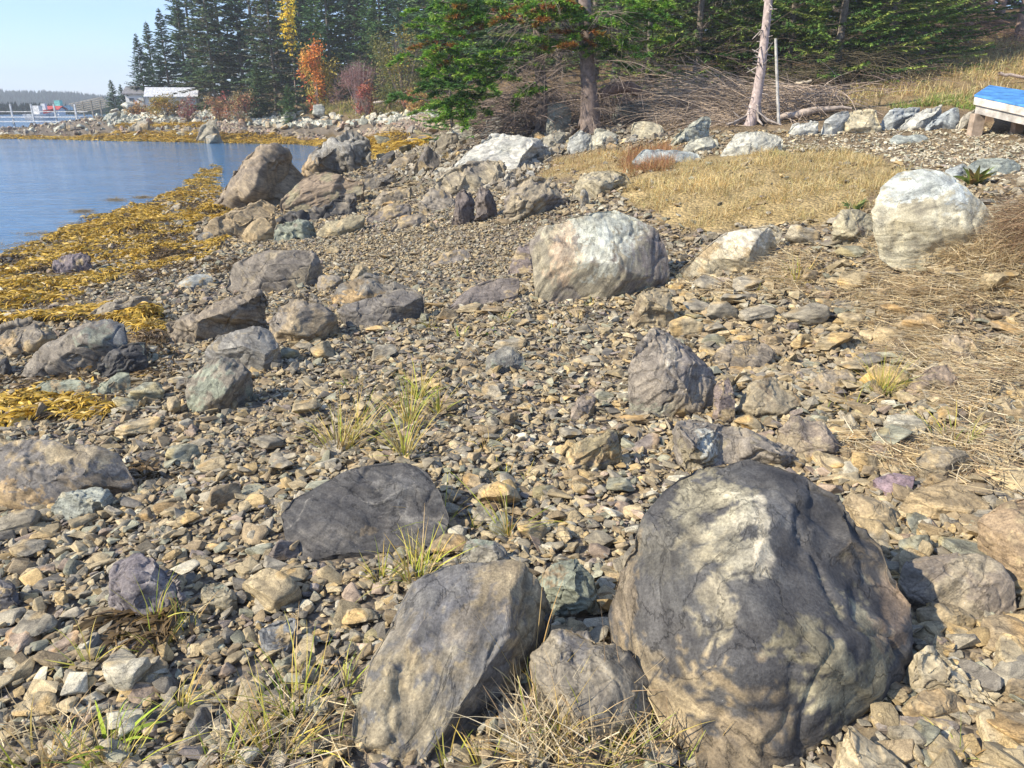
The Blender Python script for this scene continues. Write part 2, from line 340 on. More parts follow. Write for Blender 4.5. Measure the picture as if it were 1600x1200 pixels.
r_ = N(n_, 'ShaderNodeValToRGB'); r_.color_ramp.elements[0].color = (.7, .7, .7, 1); r_.color_ramp.elements[1].color = (1.25, 1.25, 1.25, 1); n_.links.new(vo_.outputs['Color'], r_.inputs[0])
c_ = mul(n_, c_, r_.outputs[0]); n_.links.new(c_, b_.inputs['Base Color']); b_.inputs['Roughness'].default_value = .95; b_.inputs['Specular IOR Level'].default_value = .1
bu_ = N(n_, 'ShaderNodeBump', Strength=.8, Distance=.03); n_.links.new(vo_.outputs['Distance'], bu_.inputs['Height']); bu_.invert = True; n_.links.new(bu_.outputs[0], b_.inputs['Normal'])
build_terrain()

# ------------------------------------------------------------------ water
M_WATER, n_, b_ = newmat('cove_water')
b_.inputs['Base Color'].default_value = (.06, .17, .32, 1); b_.inputs['Roughness'].default_value = .06; b_.inputs['IOR'].default_value = 1.333; b_.inputs['Specular IOR Level'].default_value = .5
tc_ = n_.nodes.new('ShaderNodeTexCoord'); mp_ = N(n_, 'ShaderNodeMapping'); mp_.inputs['Scale'].default_value = (.55, 1.3, 1); mp_.inputs['Rotation'].default_value = (0, 0, .15)
n_.links.new(tc_.outputs['Object'], mp_.inputs[0])
w1 = N(n_, 'ShaderNodeTexNoise', Scale=2.6, Detail=6, Roughness=.6, Distortion=.4); n_.links.new(mp_.outputs[0], w1.inputs['Vector'])
w2 = N(n_, 'ShaderNodeTexNoise', Scale=.3, Detail=3); n_.links.new(mp_.outputs[0], w2.inputs['Vector'])
ml_ = N(n_, 'ShaderNodeMath', operation='MULTIPLY'); n_.links.new(w1.outputs['Fac'], ml_.inputs[0]); n_.links.new(w2.outputs['Fac'], ml_.inputs[1])
bu_ = N(n_, 'ShaderNodeBump', Strength=1.0, Distance=.2); n_.links.new(ml_.outputs[0], bu_.inputs['Height']); n_.links.new(bu_.outputs[0], b_.inputs['Normal'])
link('cove_water', mesh_np('water', [[-680, 3, ZW], [60, 3, ZW], [60, 700, ZW], [-680, 700, ZW]], [[0, 1, 2, 3]], None, False, M_WATER), kind='structure', label='calm blue water of the cove with small ripples')

# ------------------------------------------------------------------ boulders: each one an uneven block standing on the beach
LAND = []            # (short name, x, y, radius) for describing the stones around
FOOT = []            # footprints, so that no pebble is laid inside a boulder
def boulder(short, label, outline, tilt=50, inner=None, T=None, base='slate', second='tan', mix=.35, stains=(), rnd=4, strat=None, lift=.0, disp=1.0, name='boulder', cat='boulder', group='boulders on the beach', res=1.0, seed=0, gnd=None, shrink=.1, lam=.5, low=None, cuts=None):
    cuts = cuts if cuts is not None else (30 if rnd <= 2 else 18 if rnd <= 4 else 8)
    R_ = np.random.default_rng(seed + int(abs(outline[0][0]) * 13 + outline[0][1] * 7)); pr = random.Random(seed + int(outline[0][0] * 3 + outline[0][1]))
    O = [(p[0], p[1], p[2] if len(p) > 2 else 0) for p in outline]
    if len(O) < 12:      # extra knots so that the outline is broken up
        Q = []
        for i, p in enumerate(O):
            q = O[(i + 1) % len(O)]; Q.append(p); l = math.hypot(p[0]-q[0], p[1]-q[1]); j = pr.uniform(-.045, .045) * l
            Q.append(((p[0]+q[0])/2 - (q[1]-p[1])/max(l,1)*j, (p[1]+q[1])/2 + (q[0]-p[0])/max(l,1)*j, (p[2]+q[2])/2))
        O = Q
    us = np.array([p[0] for p in O]); vs = np.array([p[1] for p in O])
    kb = int(np.argmax(vs)); bx = (us[vs > vs.max() - .12 * (np.ptp(vs))]).mean()
    P0 = hit(bx, vs.max()) if gnd is None else np.array(gnd, float)
    P0 = P0 + np.array([0, 0, lift]); t = math.radians(tilt); n = np.array([0, -math.cos(t), math.sin(t)])
    def place(u, v, f):
        d = ray(u, v); s = ((P0 - CAM) @ n) / (d @ n); P = CAM + s * d; return P - f * d / np.linalg.norm(d)
    dist = np.linalg.norm(P0 - CAM); pxm = dist / FPX; wpx = np.ptp(us); hpx = np.ptp(vs); size = min(wpx, hpx * 1.4) * pxm
    if T is None: T = .24 * size
    if inner is None:
        inner = []; k = 0; area = wpx * hpx; want = 4 if rnd <= 2 else 6
        while len(inner) < want and k < 400:
            k += 1; u = pr.uniform(us.min(), us.max()); v = pr.uniform(vs.min(), vs.max())
            if not inpoly(u, v, O): continue
            dm = min(math.hypot(u-p[0], (v-p[1])*1.3) for p in O)
            if dm < .12 * min(wpx, hpx) or any(math.hypot(u-q[0], v-q[1]) < .22 * min(wpx, hpx * 1.3) for q in inner): continue
            e = min(1, dm / (.42 * min(wpx, hpx))); inner.append((u, v, T * (math.sqrt(1 - (1 - e) ** 2)) * pr.uniform(.45, 1.2)))
    else: inner = [(a, b_, c * (T / .15 if False else 1)) for a, b_, c in inner]
    A = O + list(inner)
    vo, ed, fa, ov, oe, of = delaunay_2d_cdt([Vector((a[0], a[1])) for a in A], [], [list(range(len(O)))], 1, 1e-5)
    f_of = []
    for i, src in enumerate(ov): f_of.append(A[src[0]][2] if src else 0)
    V = [place(np.float64(v[0]), np.float64(v[1]), f_of[i]) for i, v in enumerate(vo)]
    rim = {src: i for i, s_ in enumerate(ov) for src in s_ if src < len(O)}
    rimi = [rim[i] for i in range(len(O)) if i in rim]
    cen = np.mean([V[i] for i in rimi], axis=0)
    bm = bmesh.new(); bv = [bm.verts.new(v) for v in V]
    for f in fa:
        try: bm.faces.new([bv[i] for i in f])
        except ValueError: pass
    low_z = min(V[i][2] for i in rimi); ring = []
    for i in rimi:
        p = V[i]; q = p + (cen - p) * shrink; zt = th1(q[0], q[1]); q[2] = min(zt, p[2]) - .06 - .05 * size if low is None else p[2] - low
        ring.append(bm.verts.new(q))
    FOOT.append(([tuple((V[i] + (cen - V[i]) * .08)[:2]) for i in rimi]))
    m = len(ring); q = np.mean([r.co for r in ring], axis=0); cb = bm.verts.new(q)
    for k in range(m):
        a, b2 = bv[rimi[k]], bv[rimi[(k+1) % m]]
        try: bm.faces.new([a, b2, ring[(k+1) % m], ring[k]]); bm.faces.new([ring[k], ring[(k+1) % m], cb])
        except ValueError: pass
    bmesh.ops.triangulate(bm, faces=bm.faces[:]); bmesh.ops.recalc_face_normals(bm, faces=bm.faces[:])
    bm.verts.ensure_lookup_table(); bm.verts.index_update()
    V = np.array([v.co[:] for v in bm.verts], float); F = np.array([[v.index for v in f.verts] for f in bm.faces]); bm.free()
    cv = V[F].mean(1); nn = np.cross(V[F[:, 1]] - V[F[:, 0]], V[F[:, 2]] - V[F[:, 0]])
    if (nn * (cv - V.mean(0))).sum() < 0: F = F[:, ::-1]
    # round the worn edges, keep the faces flat, then the relief
    V, F = refine(V, F, max(size * .13, 9 * pxm)); 
    for _ in range(max(1, rnd - 1)): V = smooth(V, F, 1, .42); V = smooth(V, F, 1, -.30)
    V, F = refine(V, F, max(size * .02, 2.2 * pxm / res), maxt=int(52000 * res)); V = smooth(V, F, 1, .4)
    Nn = normals(V, F); st = strat if strat else (pr.uniform(-.5, .5), pr.uniform(-.35, .35)); Rm = rotm((0, 1, 0), st[0]) @ rotm((1, 0, 0), st[1])
    L = (V - cen) @ Rm; off = R_.uniform(-20, 20, 3); S = L / size
    warp = fbm(S * 2.2 + off, 3) * .12
    s = S[:, 2] + warp; 
    def ledge(fr, k): 
        x = s * fr + k; i = np.floor(x); h1 = gn(np.stack([i * 7.31, i * 0 + k, i * 0 + .5], 1)); h2 = gn(np.stack([(i + 1) * 7.31, i * 0 + k, i * 0 + .5], 1)); return h1 + (h2 - h1) * sst(.75, 1, x - i)
    side = 1 - .72 * np.abs(Nn @ Rm[:, 2])
    d0 = fbm(S * 1.9 + off, 3, 2.2, .5) * .05 + ledge(6, off[2]) * .04 * side; V = V + Nn * (d0 * size * disp)[:, None]; N0 = normals(smooth(V, F, 3, .5), F)
    for _ in range(cuts):            # flat breaks: whatever stands beyond a plane has split off
        j = R_.integers(len(V)); nn_ = .5 * Nn[j] + .5 * N0[j] + R_.normal(size=3) * .16; nn_ /= np.linalg.norm(nn_)
        if nn_[2] < -.2: continue
        pp = V[j] - nn_ * size * R_.uniform(.012, .046); q = (V - pp) @ nn_
        if (q > 0).mean() > .14: continue
        V = V - nn_[None] * (np.maximum(q, 0) * .93)[:, None]
    ub, vb, _ = project(V); V = cen + (V - cen) * float(np.clip(math.sqrt(wpx / max(np.ptp(ub), 1) * (us.max() - us.min()) / wpx), 1, 1.3))
    V = V + (np.array([0, 0, (vb.min() - vs.min()) * pxm * .6])[None] * np.clip((V[:, 2:3] - low_z) / max(size * .5, .01), 0, 1)); Nn = normals(V, F)
    d = fbm(S * 3.1 + off, 5, 2.3, .55) * .014 + ledge(11, off[0]) * .036 * side + ledge(27, off[1]) * .026 * side
    cr = np.abs(gn(S * 2.3 + off + 50) + .35 * gn(S * 7 + off)); d -= .035 * np.exp(-(cr / .028) ** 2)
    # slabs have flaked off in plates: flat steps in the skin
    pl = gn(S * 1.7 + off + 90) + .3 * gn(S * 6 + off + 9); d -= .026 * sst(.02, .05, pl) + .02 * sst(.3, .33, pl)
    V = V + Nn * (d * size * disp)[:, None]; V = smooth(V, F, 1, .4)
    # colour of the stone itself: two tones, stains and pale veins
    u, v, _ = project(V); bc = C[base] if isinstance(base, str) else np.array(base); sc2 = C[second] if isinstance(second, str) else np.array(second)
    nz = fbm(S * 2.4 + off + 5, 5, 2.2, .6); k = sst(-.02, .35, nz + (mix - .5) * .9)[:, None]; col = bc * (1 - k) + sc2 * k
    vz = fbm(S * 9 + off, 4, 2, .65)
    vst = fbm((S + .05 * fbm(S * 5, 2)[:, None]) * np.array([7, 7, 22]) + off, 5, 2.1, .72)
    nw = fbm(S * 4 + off + 70, 4, 2.1, .62)
    for stn in stains:
        uu, vv, rr, cc, ss = stn[:5]; rr2 = stn[5] if len(stn) > 5 else rr
        dd = np.sqrt(((u - uu) / rr) ** 2 + ((v - vv) / rr2) ** 2) + nw * .75 + vst * .95; k = (ss * sst(1.06, .86, dd))[:, None]; cc = C[cc] if isinstance(cc, str) else np.array(cc)
        col = col * (1 - k) + cc * (1 + .25 * vz[:, None]) * k
    vein = np.exp(-(np.abs(gn(S * 1.6 + off + 31) + .25 * gn(S * 8 + off)) / .012) ** 2) * sst(.1, .3, gn(S * 1.1 + off + 3)); col = col * (1 - .28 * vein[:, None]) + np.array([.5, .48, .43]) * .28 * vein[:, None]
    lay = gn(np.stack([S[:, 0] * 2, S[:, 1] * 2, s * 34], 1) + off); col = col * (1 + .22 * lay[:, None]) * (1 + .16 * vz[:, None])
    org = np.array([cen[0], cen[1], th1(cen[0], cen[1])])
    me = mesh_np(name, V - org, F, {'base': np.clip(col, .02, .9), 'suv': (L + off).astype(np.float32)}, True, M_ROCK)
    LAND.append((short, cen[0], cen[1], wpx * pxm / 2))
    return link(name, me, None, org, label, cat, group)
# ---- the named boulders
boulder('great dark boulder', 'largest dark slate boulder with a white-crusted ridge down its middle',
 [(1050,738),(1100,722),(1160,712),(1215,722),(1270,745),(1320,775),(1345,815),(1385,850,-.02),(1402,900,-.05),(1432,935,-.05),(1440,985,-.05),(1425,1020,-.06),(1395,1050,-.05),(1375,1090,-.05),(1330,1125,-.03),(1290,1150),(1255,1205),(1180,1235),(1110,1190),(1060,1130),(1000,1065),(962,1015),(955,960),(945,900),(955,860),(985,830),(1010,790),(1030,760)],
 56, [(1145,775,.09),(1196,845,.17),(1165,930,.2),(1130,1040,.19),(1335,850,.075),(1280,880,.05),(1295,1015,.15),(1200,1150,.08),(1030,1000,.06)],
 base='dark', second=(.105,.105,.105), mix=.45, rnd=1, cuts=5, disp=.5, strat=(.2,.5), res=1.15,
 stains=[(1060,1115,110,'tan',.8,62),(1000,1030,50,'tan',.5,50),(1150,1160,110,'brown',.75,80),(1310,1060,62,'olive',.8,85),(1110,765,44,(.36,.33,.23),.6,38),(1150,850,30,(.44,.41,.31),.65,56),(1060,860,70,(.2,.19,.15),.3,50),(1110,930,34,(.38,.34,.24),.6,50),(1190,850,10,(.5,.46,.36),.8,48),(970,950,26,'brown',.6,90),(1400,960,22,(.3,.22,.15),.55,38),(1385,850,40,'brown',.45,30)])
boulder('square split block', 'square-cut grey block with steep shaded side beside the largest dark boulder',
 [(640,905),(700,885),(790,878),(818,884),(842,918,-.06),(860,948,-.12),(856,975,-.16),(836,1012,-.16),(815,1050,-.15),(793,1085,-.14),(772,1125,-.12),(742,1175,-.08),(705,1205),(640,1195),(590,1155),(540,1142),(524,1110),(545,1060),(575,1000),(602,945)],
 58, [(800,905,.04),(787,960,.07),(764,1040,.09),(738,1110,.08),(712,1165,.04),(650,950,.05),(615,1060,.055),(650,1140,.05),(705,1000,.08),(720,930,.06),(660,1040,.06)],
 base=(.15,.148,.145), second=(.3,.25,.165), mix=.38, rnd=1, disp=.6, strat=(-.9,.2), res=1.1,
 stains=[(700,985,85,(.13,.13,.14),.6,55),(810,900,60,(.33,.27,.18),.6,30),(620,1110,110,(.31,.265,.175),.7,70),(690,905,90,(.14,.14,.145),.6,24),(735,1080,40,(.14,.14,.14),.5,70),(600,975,45,(.3,.26,.18),.4,60)])
boulder('low dark dome', 'low round dark slate dome lying flat in the pebbles',
 [(436,800),(455,775),(520,750),(560,728),(600,718),(650,728),(690,752),(706,790),(700,830),(665,852),(600,872),(540,884),(470,880),(445,840)],
 66, [(520,790,.03),(600,765,.035),(650,790,.035),(560,840,.04),(630,825,.03),(490,840,.03),(610,800,.05)], base='dark', second=(.12,.115,.11), mix=.35, rnd=2, disp=.42, strat=(.3,-.2), res=1.0,
 stains=[(565,832,18,'brown',.6,9),(650,760,50,(.15,.148,.142),.5,24)])
boulder('broad worn boulder', 'broad grey boulder with rounded tan shoulder cut off by the photo edge',
 [(-70,760),(-60,700),(0,690),(60,680),(120,688),(160,695),(200,712),(220,735),(190,752),(150,765),(112,780),(82,792),(40,802),(0,795),(-40,790)],
 48, [(0,720,.06),(80,715,.06),(150,720,.06),(60,760,.06),(130,745,.08),(10,770,.04)], base=(.185,.175,.165), second='tan', mix=.35, rnd=4, disp=.7, stains=[(10,775,60,'ochre',.7,26),(140,712,50,(.32,.27,.18),.7,22),(150,755,60,'brown',.7,15)])
boulder('long grey shore boulder', 'long smooth grey boulder resting among yellow rockweed',
 [(25,590),(45,560),(90,525),(130,508),(170,498),(205,510),(208,530),(190,552),(150,567),(100,582),(60,592)], 45, T=.16, base='slate', second=(.13,.14,.15), rnd=4, disp=.7, strat=(.5,.1), stains=[(155,530,30,'green',.7,16),(45,578,25,(.22,.2,.17),.6,18)])
boulder('small black wedge', 'small near-black wedge of rock leaning on the long grey boulder', [(148,570),(165,552),(200,537),(232,533),(228,552),(205,575),(165,593),(152,588)], 35, T=.08, base='dark', second='green', mix=.2, rnd=2)
boulder('grey boulder at the photo edge', 'angular grey boulder at the left photo edge above the rockweed', [(-25,540),(0,510),(50,496),(92,510),(88,532),(45,552),(0,556)], 42, T=.14, base='slate', second='tan', mix=.4, stains=[(5,540,28,'ochre',.6,12)])
boulder('rock corner at the photo edge', 'dark rock corner just inside the left photo edge', [(-30,590),(-25,550),(0,548),(16,560),(14,580),(0,592)], 40, T=.1, base='dark')
boulder('long tilted layered boulder', 'long tilted boulder with layered grooves along its shaded side',
 [(253,495),(272,483),(330,465),(388,450),(412,455),(414,480,-.1),(382,508,-.1),(330,530,-.08),(300,540),(268,536),(257,515)], 40, [(300,485,.1),(350,470,.1),(300,505,.14),(360,487,.12),(400,466,.06),(275,510,.09)], base=(.22,.19,.15), second=(.29,.245,.18), rnd=2, strat=(.55,.1), disp=1.1)
boulder('flat-topped block', 'flat-topped grey block with a deep shaded right end above the long layered boulder',
 [(345,445),(370,410),(400,395),(440,390),(480,393),(503,402,-.12),(505,425,-.2),(498,440,-.2),(470,452),(440,458),(410,457),(370,450)], 46, [(390,425,.1),(430,405,.12),(475,402,.1),(478,430,.12),(430,438,.12)], base=(.2,.18,.155), second=(.26,.225,.165), rnd=1, disp=.7)
boulder('rounded tan-sided boulder', 'rounded boulder with grey cap and tan layered flank beside the double rock', [(418,502),(435,475),(468,458),(502,464),(525,480),(531,505,-.08),(512,527,-.1),(470,537),(430,527)], 38, T=.2, base=(.31,.255,.175), second='slate', mix=.35, rnd=4, strat=(.1,.3), stains=[(475,472,45,'slate',.7,14),(430,500,16,(.2,.19,.18),.6,20)])
boulder('double rock', 'upper half of the double rock, grey back and bright ochre lip', [(514,465),(530,445),(580,426),(622,430),(655,447),(640,462),(590,470),(545,482),(522,478)], 46, T=.14, base=(.19,.18,.16), second='brown', rnd=3, strat=(.3,.2), stains=[(560,470,46,'ochre',.85,10)])
boulder('slab under the double rock', 'smooth slate-grey slab fused below the double rock', [(525,480),(560,470),(600,458),(650,448),(668,462),(664,480,-.1),(630,500,-.08),(580,513),(545,508)], 52, T=.1, base=(.165,.155,.145), second=(.22,.2,.165), rnd=2, disp=.6)
boulder('round pale-fronted boulder', 'round blue-grey boulder with a paler front behind the egg-shaped one', [(318,545),(345,525),(390,508),(428,518),(441,545),(437,570,-.06),(412,582),(370,568),(335,560)], 40, T=.16, base=(.22,.215,.2), second=(.34,.3,.22), mix=.35, rnd=5, disp=.5)
boulder('egg-shaped boulder', 'egg-shaped brown-grey boulder with fine curved cracks', [(284,592),(300,570),(340,555),(375,558),(393,582),(387,612,-.06),(352,640),(315,646),(290,630)], 35, T=.15, base=(.22,.2,.165), second='green', mix=.35, rnd=5, disp=.6, strat=(-.9,.1))
boulder('tall waterside boulder', 'tall boulder at the water edge with smooth lit face and black cleft side',
 [(327,322),(334,295),(345,275),(362,252),(400,228),(430,225),(448,232,-.3),(455,252,-.5),(478,275,-.8),(465,290,-.6),(425,308,-.3),(385,318),(345,328)], 30, [(370,275,.3),(405,238,.25),(403,262,.42),(398,285,.42),(350,305,.2),(385,300,.38),(440,245,.1)], base=(.29,.24,.175), second=(.22,.185,.145), rnd=2, disp=.8, strat=(.55,.1))
boulder('tall layered boulder', 'tall steeply layered boulder standing beside the water with rusty foot', [(468,268),(480,245),(510,220),(545,206),(577,210),(583,240),(584,268),(560,275),(520,268),(492,280),(474,280)], 28, T=.45, base=(.17,.16,.14), second=(.3,.29,.26), mix=.4, rnd=2, disp=1.3, strat=(.6,.2), stains=[(480,265,14,'ochre',.6,18),(530,225,36,(.36,.36,.34),.6,12)])
boulder('broad brown ledge', 'broad brown-grey ledge rock in front of the tall layered boulder', [(432,320),(450,295),(488,270),(520,268),(548,280),(568,285),(566,303),(535,312),(500,330),(455,333)], 38, T=.3, base=(.27,.215,.16), second='olive', rnd=2, disp=.8)
boulder('dark broken ridge', 'dark broken ridge of rock behind the gravel', [(545,285),(580,270),(620,272),(622,285),(606,292),(575,300),(555,300)], 35, T=.25, base=(.17,.16,.145), rnd=2)
boulder('long tan ramp rock', 'long tan ramp-like rock above the yellow weed', [(300,366),(320,350),(370,325),(410,312),(432,318),(425,335),(395,348),(345,370),(315,376)], 40, T=.2, base=(.31,.25,.165), second='tan', rnd=2, strat=(.5,0))
boulder('round ochre rock', 'round ochre rock at the end of the long tan ramp', [(376,366),(395,345),(420,339),(428,355),(417,376),(392,379)], 30, T=.14, base=(.42,.33,.2), second='tan', rnd=5, disp=.5)
boulder('flaky grey-green slab', 'flaky grey-green layered slab beside the round ochre rock', [(425,378),(428,352),(470,342),(498,346),(485,366),(452,379)], 40, T=.12, base='green', second='slate', rnd=1, disp=1.5, strat=(.4,.2))
boulder('splintered dark rock', 'splintered dark rock lying across the middle of the rock heap', [(432,345),(450,333),(500,325),(530,305),(560,300),(562,318),(540,332),(500,342),(460,350)], 40, T=.18, base='dark', second='slate', rnd=1, disp=1.6, strat=(.3,.3))
boulder('smooth tan oval rock', 'smooth tan oval rock at the edge of the gravel', [(493,365),(510,347),(550,334),(571,338),(562,358),(525,373),(503,372)], 42, T=.14, base=(.34,.3,.2), second='tan', rnd=5, disp=.6)
boulder('white slab', 'great white slab with black underside below the conifers',
 [(707,246),(730,219),(760,210),(810,212),(842,219),(868,222,-.3),(858,238,-.5),(835,262,-.6),(808,272),(795,273),(770,262),(730,256)], 52, [(760,232,.2),(800,228,.3),(830,228,.3),(810,250,.3),(765,250,.1)], base=(.5,.5,.46), second=(.42,.43,.4), mix=.4, rnd=1, disp=.8, stains=[(845,230,16,(.4,.4,.38),.5,12)])
boulder('long brown slab', 'long brown striped slab sloping down from the white slab', [(652,308),(690,275),(720,258),(770,250),(790,256),(795,275),(788,292),(750,300),(700,304),(665,318)], 40, T=.25, base=(.34,.3,.22), second=(.24,.215,.175), rnd=2, disp=1.3, strat=(.5,.1))
boulder('grooved brown boulder', 'grooved brown boulder behind the round pale-topped one', [(783,328),(790,292),(808,273),(848,275),(880,298),(890,322),(868,335),(830,341),(798,339)], 36, T=.25, base=(.31,.27,.2), second=(.2,.18,.165), rnd=2, disp=1.2, strat=(-.7,.2))
boulder('upright slate fin', 'left upright fin of splintered dark slate', [(704,345),(712,310),(728,294),(742,305),(745,330),(738,350),(720,352)], 18, T=.2, base=(.15,.13,.125), second=(.21,.18,.165), rnd=1, disp=1.6, strat=(1.4,.1))
boulder('second upright slate fin', 'right upright fin of splintered dark slate', [(738,345),(742,312),(752,291),(770,298),(779,320),(770,340),(752,348)], 18, T=.2, base=(.16,.14,.13), second=(.21,.18,.165), rnd=1, disp=1.6, strat=(1.3,.1))
boulder('angular tan-grey rock', 'angular tan-grey rock among the dry yellow grass', [(888,288),(920,268),(958,265),(986,276),(982,290,-.2),(950,306),(928,312),(903,302)], 45, T=.2, base=(.38,.34,.24), second=(.3,.28,.23), rnd=1)
boulder('round pale-topped boulder', 'large round boulder with blue-white crust on top and grey-brown skirt',
 [(838,458),(834,420),(829,378),(850,350),(890,330),(940,324),(990,335),(1030,353),(1048,388),(1050,418),(1038,440),(1000,458),(940,470),(880,468)], 34, [(870,385,.18),(930,365,.26),(985,375,.24),(1025,400,.12),(900,430,.22),(960,430,.28),(1010,425,.17),(860,430,.12)],
 base=(.3,.275,.21), second=(.215,.195,.175), mix=.45, rnd=3, disp=.42, strat=(-1.1,.2), stains=[(925,350,95,(.47,.49,.42),.75,28),(940,385,55,(.5,.53,.48),.65,38),(880,390,22,(.5,.38,.26),.65,44),(1030,410,34,(.19,.165,.16),.75,44),(850,365,20,(.42,.38,.27),.6,18)])
boulder('leaning cream slab', 'leaning cream and ochre striped slab right of the round pale-topped boulder', [(1056,422),(1082,396),(1120,370),(1160,356),(1212,351),(1223,362,-.08),(1208,395,-.15),(1180,426),(1120,430),(1080,432)], 36, [(1110,400,.1),(1165,372,.12),(1195,370,.08),(1160,405,.14),(1185,395,.12)], base=(.47,.42,.3), second=(.38,.3,.18), mix=.4, rnd=1, disp=.32, shrink=.2, low=.1, lift=.06, strat=(.5,.2), stains=[(1160,370,60,(.62,.6,.52),.6,16)])
boulder('white-capped boulder', 'big white-capped boulder beside the brown straw bank',
 [(1360,330),(1374,296),(1402,270),(1448,264),(1488,272),(1520,298),(1552,330),(1572,366),(1560,398),(1505,402),(1450,390),(1398,377),(1366,360)], 36, [(1412,298,.12),(1462,286,.12),(1504,312,.12),(1400,345,.14),(1450,355,.17),(1505,362,.17),(1540,372,.09)],
 base=(.47,.45,.35), second=(.38,.35,.26), rnd=2, cuts=9, disp=.36, shrink=.14, low=.22, strat=(-.2,.3), stains=[(1450,290,85,(.55,.6,.58),.85,30),(1440,360,80,(.46,.42,.3),.5,30)])
boulder('small neighbour of the white-capped boulder', 'smaller olive-grey boulder tucked against the left of the white-capped one', [(1297,352),(1312,330),(1345,327),(1368,340),(1372,372),(1340,376),(1302,370)], 38, T=.14, base=(.38,.35,.25), second=(.28,.25,.2), rnd=3, strat=(-.2,.2))
boulder('pyramid boulder', 'pyramid-shaped grey boulder with a white edge running down from its peak',
 [(978,572),(990,545),(1008,522),(1024,506),(1052,514,-.02),(1090,540,-.05),(1114,590,-.06),(1118,620,-.08),(1097,645),(1050,652),(1000,636),(980,612)], 32, [(1030,535,.05),(1055,575,.1),(1075,615,.13),(1010,585,.1),(1035,615,.11),(1085,570,.06),(1095,620,.06)],
 base=(.25,.225,.195), second=(.19,.175,.17), mix=.45, rnd=1, disp=.85, strat=(-.9,.3), stains=[(1050,550,9,(.45,.42,.36),.7,30),(1010,640,50,(.38,.4,.33),.65,10),(1075,640,30,(.3,.25,.17),.6,20),(1085,550,26,(.15,.14,.145),.6,36)])
boulder('blunt brown stone', 'blunt brown stone standing above the pyramid-shaped boulder', [(984,487),(995,460),(1010,447),(1045,449),(1058,478),(1063,508),(1020,514),(985,506)], 32, T=.1, base=(.33,.28,.19), second='brown', rnd=2, strat=(0,.2))
boulder('long low grey rock', 'long low grey rock with whitish streak behind the largest dark boulder', [(1044,705),(1060,662),(1092,654),(1130,663),(1200,673),(1250,698,-.04),(1258,720,-.06),(1220,730),(1170,722),(1120,722),(1060,735)], 45, T=.13, base=(.22,.2,.175), second=(.28,.25,.18), rnd=1, disp=1, strat=(-.2,.4), stains=[(1105,690,14,(.5,.52,.48),.7,26)])
boulder('grooved tan stone', 'broad tan stone with wavy grooves right of the pyramid-shaped boulder', [(1150,622),(1165,596),(1210,588),(1250,610),(1262,640),(1220,655),(1165,656),(1150,642)], 50, T=.08, base=(.33,.285,.2), second='brown', rnd=3)
boulder('smooth hump stone', 'smooth purple-brown hump stone behind the long low grey rock', [(1208,668),(1240,648),(1290,655),(1312,690),(1305,716),(1262,722),(1225,700)], 48, T=.1, base=(.26,.22,.18), second=(.33,.28,.2), rnd=5, disp=.6)
boulder('upright narrow stone', 'narrow upright purple-grey stone between pyramid-shaped boulder and grooved tan stone', [(1116,640),(1115,590),(1138,588),(1150,605),(1152,655),(1130,662),(1118,655)], 30, T=.05, base=(.23,.19,.175), rnd=2)
boulder('square olive stone', 'square olive stone with rusty layered side lying in the small pebbles', [(883,722),(888,690),(920,675),(966,668),(976,685),(973,714),(940,738),(890,741)], 44, T=.07, base=(.27,.235,.15), second=(.2,.185,.16), rnd=2, disp=1.2, strat=(.1,.35), stains=[(920,715,44,'ochre',.5,14)])
boulder('shadowed green block', 'grey-green block wedged between the square-cut block and the largest boulder', [(830,902),(868,880),(905,870),(930,890),(937,930),(927,962),(890,967),(860,942)], 40, T=.07, base='green', second='brown', mix=.3, rnd=1)
boulder('tan rock behind the grass', 'tan-grey rock behind straw-coloured grass at the foot of the largest boulder', [(825,1070),(832,1020),(855,990),(900,976),(960,1000),(1010,1060),(1022,1112),(980,1165),(900,1168),(850,1125)], 52, T=.1, base=(.25,.225,.18), second=(.32,.27,.19), rnd=3, disp=.8, strat=(.9,.2), stains=[(905,1010,26,(.16,.16,.17),.6,22)])
boulder('flat dark plate', 'flat dark plate of slate with a sharp right corner', [(700,472),(722,450),(770,436),(812,431),(810,458),(770,472),(735,480),(703,483)], 58, T=.05, base=(.185,.165,.155), rnd=1, disp=.6, lift=.03)
boulder('grey wedge stone', 'grey wedge stone just behind the square-cut block', [(718,882),(725,850),(750,835),(790,855),(799,882),(760,892)], 48, T=.05, base=(.26,.25,.22), second='green', rnd=2)
boulder('broad brown-grey slab', 'broad brown-grey slab touching the right side of the largest dark boulder', [(1405,892),(1428,852),(1470,848),(1520,860),(1562,882),(1602,938),(1590,957),(1530,968),(1470,945),(1420,918)], 68, T=.05, base=(.24,.205,.165), second=(.3,.26,.19), rnd=3, disp=.6, lift=.04)
boulder('tan stone by the boulder shoulder', 'smooth tan stone against the upper right shoulder of the largest dark boulder', [(1308,772),(1352,766),(1390,788),(1408,820),(1396,837),(1358,836),(1330,800)], 60, T=.05, base=(.33,.265,.17), rnd=5, disp=.5, lift=.02)
boulder('broad tan slab', 'broad smooth tan slab right of the small purple plate', [(1400,792),(1440,752),(1480,747),(1550,785),(1548,812),(1480,812),(1422,812)], 62, T=.06, base=(.37,.29,.175), rnd=4, disp=.5, lift=.02)
boulder('brown slab at the photo edge', 'brown angular slab at the right photo edge', [(1530,800),(1560,780),(1610,768),(1680,790),(1680,930),(1600,885),(1562,850)], 62, T=.08, base=(.31,.235,.155), rnd=2, disp=.6, lift=.05)
boulder('tan tongue stone', 'tan tongue-shaped stone under the broad brown-grey slab', [(1432,950),(1475,940),(1515,950),(1534,968),(1525,985),(1470,993),(1438,985)], 62, T=.04, base=(.36,.29,.18), rnd=4, disp=.5)
